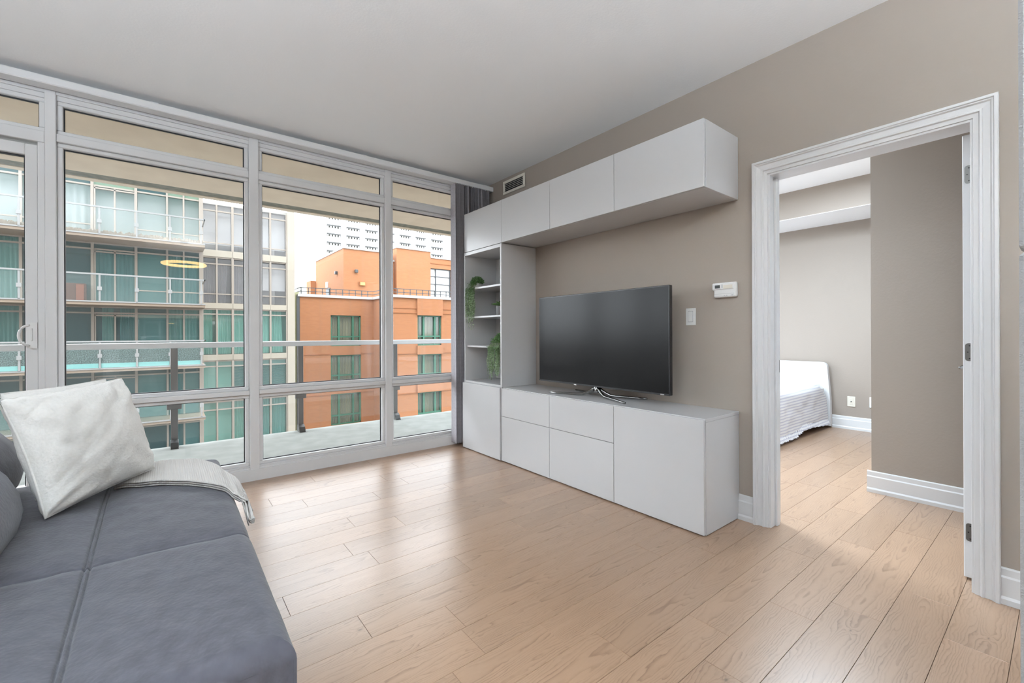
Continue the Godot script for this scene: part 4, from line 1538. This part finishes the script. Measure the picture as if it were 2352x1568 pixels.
func glass_building():
	var b := thing("apartment_building", "teal glass apartment building with projecting balconies across the street", "building")
	put(b, "core", boxes([[V(-13, -18, ZA - 14), V(-0.83, 8.25, ZA - 4.5)]]), M.room_wall)
	block(b, "side_wall", V(-0.95, -18, ZA - 4.5), V(-0.83, 8.25, ZA - 0.12), M.facade_panel)
	block(b, "roof", V(-13, 8.10, ZA - 4.5), V(-0.95, 8.25, ZA - 0.1), M.room_wall)
	var floors := [8.25, 5.40, 2.54, -0.32, -2.78, -5.6, -8.4]
	var cols := [[-12.95, -12.85], [-9.62, -9.50], [-7.09, -7.00], [-4.93, -4.83], [-3.45, -3.35], [-2.29, -2.22], [-1.65, -1.58], [-1.00, -0.83]]
	for c in cols:
		block(b, "mullion", V(c[0], -18, ZA - 0.12), V(c[1], 8.25, ZA + 0.06), M.facade_metal)
	block(b, "parapet", V(-13, 8.25, ZA - 0.4), V(-0.83, 8.55, ZA + 0.1), M.facade_panel)
	for f in range(1, floors.size()):
		var y0: float = floors[f]
		var y1: float = floors[f - 1] - 0.17
		var head := y1 - 0.27
		block(b, "floor_plate", V(-13, y0 - 0.17, ZA - 4.5), V(-0.95, y0, ZA - 0.1), M.room_wall)
		for x in [-9.56, -4.88, -2.26]:
			block(b, "partition", V(x - 0.06, y0, ZA - 4.5), V(x + 0.06, y1 + 0.01, ZA - 0.14), M.room_wall)
		for i in cols.size() - 1:
			var x0: float = cols[i][1]
			var x1: float = cols[i + 1][0]
			block(b, "transom", V(x0, head - 0.035, ZA - 0.06), V(x1, head + 0.035, ZA + 0.03), M.facade_metal)
			block(b, "transom", V(x0, y1 - 0.04, ZA - 0.06), V(x1, y1 + 0.17, ZA + 0.03), M.facade_metal)
			if i == 3:
				block(b, "door_stile", V(-4.16, y0, ZA - 0.03), V(-4.10, head, ZA + 0.05), M.facade_metal)
				block(b, "door_stile", V(-4.82, y0, ZA - 0.03), V(-4.77, head, ZA + 0.05), M.facade_metal)
				block(b, "door_head", V(x0, head - 0.14, ZA - 0.03), V(x1, head - 0.08, ZA + 0.05), M.facade_metal)
			elif i > 3 and f < 3 or (i < 3 and f == 1):
				block(b, "lower_transom", V(x0, y0 + 0.62, ZA - 0.03), V(x1, y0 + 0.67, ZA + 0.03), M.facade_metal)
			# glass, then what hangs behind it
			if f == 1 and (i == 3 or i == 5 or i == 6):
				sheet(b, "spandrel", x0, x1, head, y1, ZA, M.spandrel_green)
			else:
				sheet(b, "upper_pane", x0, x1, head, y1, ZA, M.teal_glass)
			sheet(b, "pane", x0, x1, y0, head, ZA, M.teal_clear if f == 1 else M.teal_glass)
			if i == 0:
				continue
			var zc := ZA - 0.30
			var kind: String = [
				["plain_sky_sheen", "pale", "plain_sky_sheen", "plain_sky_sheen", "plain_sky_sheen", "plain_sky_sheen"],
				["mint_lean", "none", "teal", "plain_teal", "teal", "teal"],
				["mint", "none", "split", "plain_teal", "mint", "mint"],
				["none", "none", "plain_dark", "plain_teal", "teal", "plain_teal"],
				["none", "none", "none", "none", "plain_dark", "plain_teal"],
				["none", "none", "none", "none", "none", "none"]][f - 1][i - 1]
			match kind:
				"plain_sky_sheen":
					sheet(b, "blind", x0, x1, y0, head, zc, M.sky_sheen_white)  # pale sheet behind the pane stands in for reflected sky
				"pale":
					put(b, "curtain", pleats(x0, x1, y0, head, zc, 7, 0.05), M.sky_sheen_white)  # pale pleats lighten the glass as the sky reflection would
				"plain_teal":
					sheet(b, "blind", x0, x1, y0, head, zc, M.curtain_teal)
				"plain_dark":
					sheet(b, "blind", x0, x1, y0, head, zc, M.blind_dark)
				"teal":
					put(b, "curtain", pleats(x0, x1, y0, head, zc, int((x1 - x0) * 7.0), 0.06), M.curtain_teal)
				"mint":
					put(b, "curtain", pleats(x0, x1, y0, y1, zc, int((x1 - x0) * 8.0), 0.06), M.curtain_mint)
				"mint_lean":
					put(b, "curtain", pleats(x0, x1 - 0.8, y0, y1, zc, 9, 0.07, 0.3), M.curtain_mint)
					put(b, "curtain", pleats(x1 - 0.62, x1, y0, y1, zc, 4, 0.06), M.curtain_mint)
				"split":
					put(b, "curtain", pleats(-4.60, -4.2, y0, y1, zc, 4, 0.05), M.curtain_mint)
					put(b, "curtain", pleats(-3.98, -3.45, y0, y1, zc, 6, 0.05), M.curtain_teal)
		# balcony: slab, gravel or frosted edge, rail, posts and glass
		var ys := y0
		block(b, "balcony_slab", V(-13, ys - 0.15, ZE), V(-0.84, ys, ZA - 0.1), M.slab_underside)
		block(b, "slab_edge", V(-13, ys - 0.035, ZE), V(-0.83, ys + 0.02, ZE + 0.03), M.facade_rail)
		var ry := ys + 1.16
		block(b, "balcony_rail", V(-13, ry - 0.045, ZE - 0.03), V(-0.83, ry + 0.02, ZE + 0.04), M.facade_rail)
		block(b, "balcony_rail", V(-0.88, ry - 0.045, ZA), V(-0.83, ry + 0.02, ZE + 0.04), M.facade_rail)
		var posts := [-11.5, -9.1, -6.82, -4.51, -3.31, -2.15, -0.99]
		for x in posts:
			var p := block(b, "balcony_post", V(x - 0.03, ys, ZE - 0.03), V(x + 0.03, ry, ZE + 0.03), M.facade_rail)
			put(p, "bracket", boxes([[V(x - 0.07, ys + 0.46, ZE - 0.04), V(x + 0.07, ys + 0.62, ZE + 0.05)]]), M.facade_rail)
		for i in posts.size() - 1:
			var x0: float = posts[i] + 0.04
			var x1: float = posts[i + 1] - 0.04
			if f == 3:
				sheet(b, "frosted_panel", x0, x1, ys + 0.22, ry - 0.05, ZE, M.hammered_glass)
				sheet(b, "balcony_glass", x0, x1, ys + 0.03, ys + 0.22, ZE, M.curtain_teal)
			else:
				sheet(b, "balcony_glass", x0, x1, ys + 0.03, ry - 0.05, ZE, M.teal_clear if f == 4 else M.rail_glass)
		if f == 1:
			var g := Shape.new(true)
			var rows := []
			var r := RandomNumberGenerator.new()
			r.seed = 33
			for i in 260:
				var x := lerpf(-12.9, -0.9, i / 259.0)
				rows.append(PackedVector3Array([V(x, ys, ZE - 0.04), V(x, ys + r.randf_range(0.08, 0.20), ZE - 0.10), V(x, ys + r.randf_range(0.14, 0.26), ZE - 0.28), V(x, ys, ZE - 0.5)]))
			g.grid(rows)
			put(b, "gravel_bed", g, M.gravel).set_meta("kind", "stuff")
	# a brown wooden cabinet standing on the second balcony
	var w := put(b, "balcony_cupboard", boxes([[V(-5.75, 2.56, ZA + 0.15), V(-5.05, 3.35, ZA + 0.5)]], 0.01), mat("brown_wood", lin(0.075, 0.028, 0.018), 0.6))
	put(w, "door", boxes([[V(-5.35, 2.60, ZA + 0.5), V(-5.10, 3.30, ZA + 0.53)]], 0.01), mat("red_wood", lin(0.17, 0.052, 0.028), 0.6))

func grid_building():
	var b := thing("office_building", "pale gridded window wing between the balconies and the orange brick", "building")
	put(b, "core", boxes([[V(-0.72, -18, ZB - 12), V(3.83, 8.30, ZB - 4.5)]]), M.room_wall)
	block(b, "roof", V(-0.78, 8.30, ZB - 4.5), V(3.83, 8.45, ZB), M.room_wall)
	block(b, "side_wall", V(-0.80, -18, ZB - 4.5), V(-0.72, 8.30, ZB - 0.1), M.room_wall)
	var cols := [[-0.80, -0.72], [-0.14, -0.06], [0.59, 0.70], [1.36, 1.44], [2.49, 2.58], [3.36, 3.48]]
	for c in cols:
		block(b, "mullion", V(c[0], -18, ZB - 0.10), V(c[1], 8.30, ZB + 0.06), M.facade_metal)
	block(b, "end_pier", V(3.44, -18, ZB - 4.0), V(3.84, 9.0, ZB + 0.10), M.facade_panel)
	# rows: [top of the strip, strip/main split, main bottom, sill split, band bottom]
	var rows := [
		[8.28, 7.95, 6.18, 5.80, 5.40, 0], [5.30, 5.02, 3.36, 2.88, 2.54, 1], [2.52, 2.24, 0.02, 0.02, -0.33, 2],
		[-0.35, -0.65, -2.10, -2.10, -2.60, 3], [-2.62, -3.05, -4.90, -4.90, -5.35, 4], [-5.37, -5.7, -7.6, -7.6, -8.1, 5]]
	for r in rows:
		var k: int = r[5]
		block(b, "floor_plate", V(-0.72, r[4], ZB - 4.5), V(3.44, r[4] + 0.2, ZB - 0.06), M.room_wall)
		block(b, "partition", V(1.38, r[4] + 0.2, ZB - 4.5), V(1.42, r[0], ZB - 0.12), M.room_wall)
		for i in cols.size() - 1:
			var x0: float = cols[i][1]
			var x1: float = cols[i + 1][0]
			var gm: Material = M.grey_glass if k < 2 else M.teal_clear
			block(b, "spandrel_panel", V(x0 - 0.04, r[4] + 0.02, ZB - 0.05), V(x1 + 0.04, r[3] - 0.02, ZB + 0.08), M.facade_panel)
			block(b, "transom", V(x0, r[1] - 0.035, ZB - 0.05), V(x1, r[1] + 0.035, ZB + 0.03), M.facade_metal)
			block(b, "transom", V(x0, r[4] - 0.06, ZB - 0.05), V(x1, r[4] + 0.02, ZB + 0.03), M.facade_metal)
			sheet(b, "upper_pane", x0, x1, r[1], r[0], ZB, gm)
			sheet(b, "pane", x0, x1, r[2], r[1], ZB, gm)
			if r[3] < r[2]:
				block(b, "transom", V(x0, r[2] - 0.03, ZB - 0.05), V(x1, r[2] + 0.03, ZB + 0.03), M.facade_metal)
				sheet(b, "lower_pane", x0, x1, r[3], r[2], ZB, gm)
			var zc := ZB - 0.28
			var top: float = r[0]
			if k == 0:
				sheet(b, "blind", x0, x1, r[2] - 0.05, top, zc, M.pale_tower)  # white backing gives these panes the look of mirrored sky
			elif k == 1:
				if i < 3:
					put(b, "curtain", pleats(x0, x1 - (0.15 if i == 1 else 0.0), r[3], r[1], zc, 6, 0.06, -0.12 if i == 1 else 0.0), M.curtain_grey)
				else:
					sheet(b, "blind", x0, x1, r[2] + 0.35, top, zc, M.pale_tower)  # pale backing imitates sky reflected in the upper part
			elif k == 2:
				put(b, "curtain", pleats(x0, x0 + (x1 - x0) * (0.74 if i == 0 or i == 4 else 1.0), r[3], top, zc, 7, 0.06, 0.10 if i == 4 else 0.0), M.curtain_mint)
			elif k == 3:
				if i < 2:
					sheet(b, "blind", x0, x1, r[3], top, zc, M.curtain_mint)
				else:
					put(b, "slat_blind", slats(x0, x1, r[3] + 0.25, r[1], zc), M.blind_dark)
					sheet(b, "blind", x0, x1, r[1], top, zc, M.curtain_teal)
			elif k == 4:
				if i < 2:
					sheet(b, "blind", x0, x1, r[3], top, zc, M.curtain_mint)
				else:
					put(b, "curtain", pleats(x0, x1, r[3], top, zc, 9, 0.05), M.curtain_mint if i == 2 else M.curtain_teal)

func brick_window(b: Node3D, x0: float, x1: float, y0: float, y1: float, z: float):
	# green frame with two posts and a low transom, cream blinds behind
	var w := x1 - x0
	var f := Shape.new()
	var t := 0.09
	f.box(V(x0, y0, z - 0.25), V(x1, y0 + t, z - 0.10))
	f.box(V(x0, y1 - t, z - 0.25), V(x1, y1, z - 0.10))
	f.box(V(x0, y0, z - 0.25), V(x0 + t, y1, z - 0.10))
	f.box(V(x1 - t, y0, z - 0.25), V(x1, y1, z - 0.10))
	var wi := put(b, "window", f, M.green_frame)
	var cuts := [x0, x0 + w * 0.27, x0 + w * 0.74, x1]
	for i in [1, 2]:
		put(wi, "post", boxes([[V(cuts[i] - 0.06, y0, z - 0.24), V(cuts[i] + 0.06, y1, z - 0.08)]]), M.green_frame)
	put(wi, "transom", boxes([[V(x0, y0 + 0.60, z - 0.24), V(x1, y0 + 0.70, z - 0.09)]]), M.green_frame)
	for i in 3:
		sheet(wi, "pane", cuts[i], cuts[i + 1], y0, y1, z - 0.20, M.brick_glass)
		var bl := Shape.new()
		var x: float = cuts[i] + 0.05
		while x < cuts[i + 1] - 0.05:
			bl.box(V(x, y0, z - 0.42), V(x + 0.075, y1, z - 0.40))
			x += 0.105
		put(wi, "vertical_slats", bl, M.vertical_blind_cream)

func wall_with_windows(xa: float, xb: float, ya: float, yb: float, z: float, wx0: float, wx1: float, wys: Array) -> Shape:
	# a brick face 0.5 m thick with real openings
	var s := Shape.new()
	s.box(V(xa, ya, z - 0.5), V(wx0, yb, z))
	s.box(V(wx1, ya, z - 0.5), V(xb, yb, z))
	var y := yb
	for w in wys:
		s.box(V(wx0, w[1], z - 0.5), V(wx1, y, z))
		y = w[0]
	s.box(V(wx0, ya, z - 0.5), V(wx1, y, z))
	return s

func brick_building():
	var b := thing("brick_building", "orange brick building with green window frames and a rooftop railing", "building")
	var wys := [[0.28, 2.43], [-2.42, -0.35], [-5.22, -3.05], [-8.0, -5.9]]
	put(b, "facade", wall_with_windows(4.64, 9.62, -18, 3.62, ZO, 6.60, 8.69, wys), M.orange_brick)
	put(b, "facade", wall_with_windows(9.62, 24.0, -18, 3.62, ZR, 11.66, 13.57, wys), M.orange_brick)
	put(b, "side_wall", boxes([[V(9.62, -18, ZO), V(9.9, 3.62, ZR - 0.5)], [V(4.64, -18, ZO - 14), V(5.1, 3.62, ZO - 0.5)]]), M.orange_brick)
	put(b, "core", boxes([[V(5.1, -18, ZO - 14), V(24, 3.5, ZO - 4.0)], [V(14.6, -18, ZO - 4.0), V(24, 3.5, ZR - 0.5)], [V(5.1, 3.3, ZO - 4.0), V(9.9, 3.5, ZO - 0.5)], [V(9.9, 3.3, ZO - 4.0), V(14.6, 3.5, ZR - 0.5)]]), M.room_wall)
	for y3 in [2.9, 0.1, -2.7, -5.5, -8.3]:
		put(b, "floor_plate", boxes([[V(5.1, y3 - 0.2, ZO - 4.0), V(9.9, y3, ZO - 0.5)], [V(9.9, y3 - 0.2, ZO - 4.0), V(14.6, y3, ZR - 0.5)]]), M.room_wall)
	for w in wys:
		brick_window(b, 6.60, 8.69, w[0], w[1], ZO)
		brick_window(b, 11.66, 13.57, w[0], w[1], ZR)
	# shallow pier that carries the right-hand windows, darker bands painted for the shade of grooves
	var y := 3.62
	for w in wys:
		put(b, "pier", boxes([[V(11.60, w[1], ZR), V(13.63, y, ZR + 0.12)]]), M.orange_brick)
		y = w[0]
	for q in [[-0.29, 4.64, 6.60, ZO], [-0.29, 8.69, 9.6, ZO], [-3.07, 4.64, 6.60, ZO], [-3.07, 8.69, 9.6, ZO], [-0.29, 9.64, 11.6, ZR], [-3.07, 9.64, 11.6, ZR], [-0.29, 13.63, 24, ZR], [-3.07, 13.63, 24, ZR], [2.88, 9.64, 11.6, ZR], [2.55, 9.64, 11.6, ZR], [2.88, 13.63, 24, ZR], [2.55, 13.63, 24, ZR]]:
		block(b, "dark_band", V(q[1], q[0], q[3] - 0.01), V(q[2], q[0] + 0.06, q[3] + 0.04), M.brick_band)
	put(b, "coping", boxes([[V(4.5, 3.62, ZO - 0.6), V(9.5, 3.80, ZO + 0.12)], [V(9.5, 3.62, ZO), V(10.0, 3.80, ZR)], [V(9.5, 3.62, ZR - 0.6), V(24, 3.80, ZR + 0.14)], [V(4.5, 3.62, ZO - 14), V(5.2, 3.80, ZO - 0.6)]]), M.coping)
	# corner strip and a dark strip standing in for the shaded gap beside it
	block(b, "corner_strip", V(4.20, -18, ZO - 0.9), V(4.64, 3.9, ZO - 0.1), mat("olive_render", lin(0.33, 0.33, 0.20), 0.8))
	block(b, "dark_gap", V(4.45, -18, ZO - 0.1), V(4.62, 3.7, ZO + 0.05), M.dark_metal)
	# rooftop railing
	var rail := Shape.new()
	for y2 in [3.98, 4.22]:
		rail.box(V(4.7, y2, ZO - 0.25), V(9.75, y2 + 0.045, ZO - 0.20))
		rail.box(V(9.70, y2, ZO - 0.25), V(9.75, y2 + 0.045, ZR - 0.2))
		rail.box(V(9.7, y2, ZR - 0.25), V(24, y2 + 0.045, ZR - 0.20))
		rail.box(V(4.7, y2, ZO - 10), V(4.75, y2 + 0.045, ZO - 0.2))
	put(b, "roof_rail", rail, M.dark_metal)
	for i in 12:
		var x := 4.75 + i * 0.45
		if x < 9.7:
			block(b, "rail_post", V(x, 3.80, ZO - 0.25), V(x + 0.045, 4.25, ZO - 0.2), M.dark_metal)
	for i in 22:
		var x := 9.75 + i * 0.48
		block(b, "rail_post", V(x, 3.80, ZR - 0.25), V(x + 0.045, 4.25, ZR - 0.2), M.dark_metal)
	# rooftop blocks
	var ph := [
		[8.46, 12.25, 7.76, ZP, ZP - 8.0], [12.25, 12.82, 7.2, ZP - 0.5, ZP - 8.0], [12.80, 15.95, 8.30, ZP, ZP - 6.0]]
	for q in ph:
		put(b, "roof_block", boxes([[V(q[0], 3.4, q[4]), V(q[1], q[2], q[3])]]), M.orange_brick)
		put(b, "roof_coping", boxes([[V(q[0] - 0.06, q[2], q[4]), V(q[1] + 0.06, q[2] + 0.14, q[3] + 0.08)]]), M.coping)
	put(b, "roof_block", boxes([[V(8.0, 3.4, ZP - 9.5), V(9.5, 6.0, ZP - 8.0)]]), M.orange_brick)
	put(b, "roof_block", boxes([[V(15.95, 6.90, ZP - 6), V(24, 7.78, ZP)], [V(18.05, 3.4, ZP - 6), V(24, 6.90, ZP)]]), M.orange_brick)
	put(b, "roof_coping", boxes([[V(15.95, 7.78, ZP - 6), V(24, 7.92, ZP + 0.08)]]), M.coping)
	block(b, "dark_band", V(15.95, 7.30, ZP), V(24, 7.37, ZP + 0.05), M.brick_band)
	sheet(b, "studio_window", 15.95, 18.05, 3.5, 6.90, ZP - 0.2, M.pale_tower)
	for x in [15.95, 16.50, 17.95]:
		block(b, "studio_mullion", V(x - 0.03, 3.5, ZP - 0.2), V(x + 0.04, 6.90, ZP - 0.1), M.dark_metal)
	for y2 in [6.86, 6.20, 5.52, 4.92, 4.3]:
		block(b, "studio_mullion", V(15.95, y2 - 0.025, ZP - 0.2), V(18.05, y2 + 0.025, ZP - 0.1), M.dark_metal)
	# lamps and a door on the rooftop block
	for q in [[9.42, 6.06], [9.9, 5.10]]:
		if q[1] > 5.5:
			block(b, "wall_light", V(q[0] - 0.12, q[1] - 0.12, ZP), V(q[0] + 0.12, q[1] + 0.12, ZP + 0.22), M.dark_metal, 0.03)
		else:
			var fx := block(b, "sign_box", V(q[0] - 0.24, q[1] - 0.16, ZP), V(q[0] + 0.24, q[1] + 0.16, ZP + 0.14), M.brick_band, 0.02)
			put(fx, "sign_glass", boxes([[V(q[0] - 0.18, q[1] - 0.11, ZP + 0.13), V(q[0] + 0.18, q[1] + 0.11, ZP + 0.16)]]), M.lamp_yellow_glass)
	block(b, "wall_light", V(8.26, 5.9, ZP - 1.7), V(8.46, 6.15, ZP - 1.45), M.dark_metal, 0.03)
	block(b, "roof_door", V(8.40, 3.5, ZP - 4.6), V(8.47, 5.0, ZP - 3.5), M.dark_metal)
	block(b, "door_light", V(8.32, 5.05, ZP - 4.4), V(8.46, 5.55, ZP - 4.1), M.pale_tower)

func pale_tower():
	var z := -75.0
	var b := thing("tower_block", "white concrete high-rise with rows of recessed balconies behind the brick", "building")
	var xs := [[18.56, 20.93], [21.76, 24.11], [24.97, 27.33], [28.10, 30.43], [31.33, 33.71], [34.55, 36.81], [37.81, 40.51]]
	var edge := 17.0
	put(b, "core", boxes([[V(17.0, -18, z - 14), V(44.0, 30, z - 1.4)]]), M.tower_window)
	for i in xs.size() + 1:
		var x1: float = xs[i][0] if i < xs.size() else 44.0
		block(b, "pier", V(edge, -18, z - 1.5), V(x1, 30, z), M.pale_tower)
		if i < xs.size():
			edge = xs[i][1]
	for f in 14:
		var y := 19.51 - 1.44 * (f - 4)
		for q in xs:
			block(b, "balcony_wall", V(q[0], y, z - 1.4), V(q[1], y + 0.86, z - 0.05), M.pale_tower)
			# slim partition and balusters inside each recess
			if f > 2 and f < 10:
				var s := Shape.new()
				for k in 5:
					var x := lerpf(q[0], q[1], (k + 0.5) / 5.0)
					s.box(V(x - 0.10, y - 0.58, z - 0.2), V(x + 0.10, y - 0.25, z - 0.15))
				put(b, "screen", s, M.pale_tower)
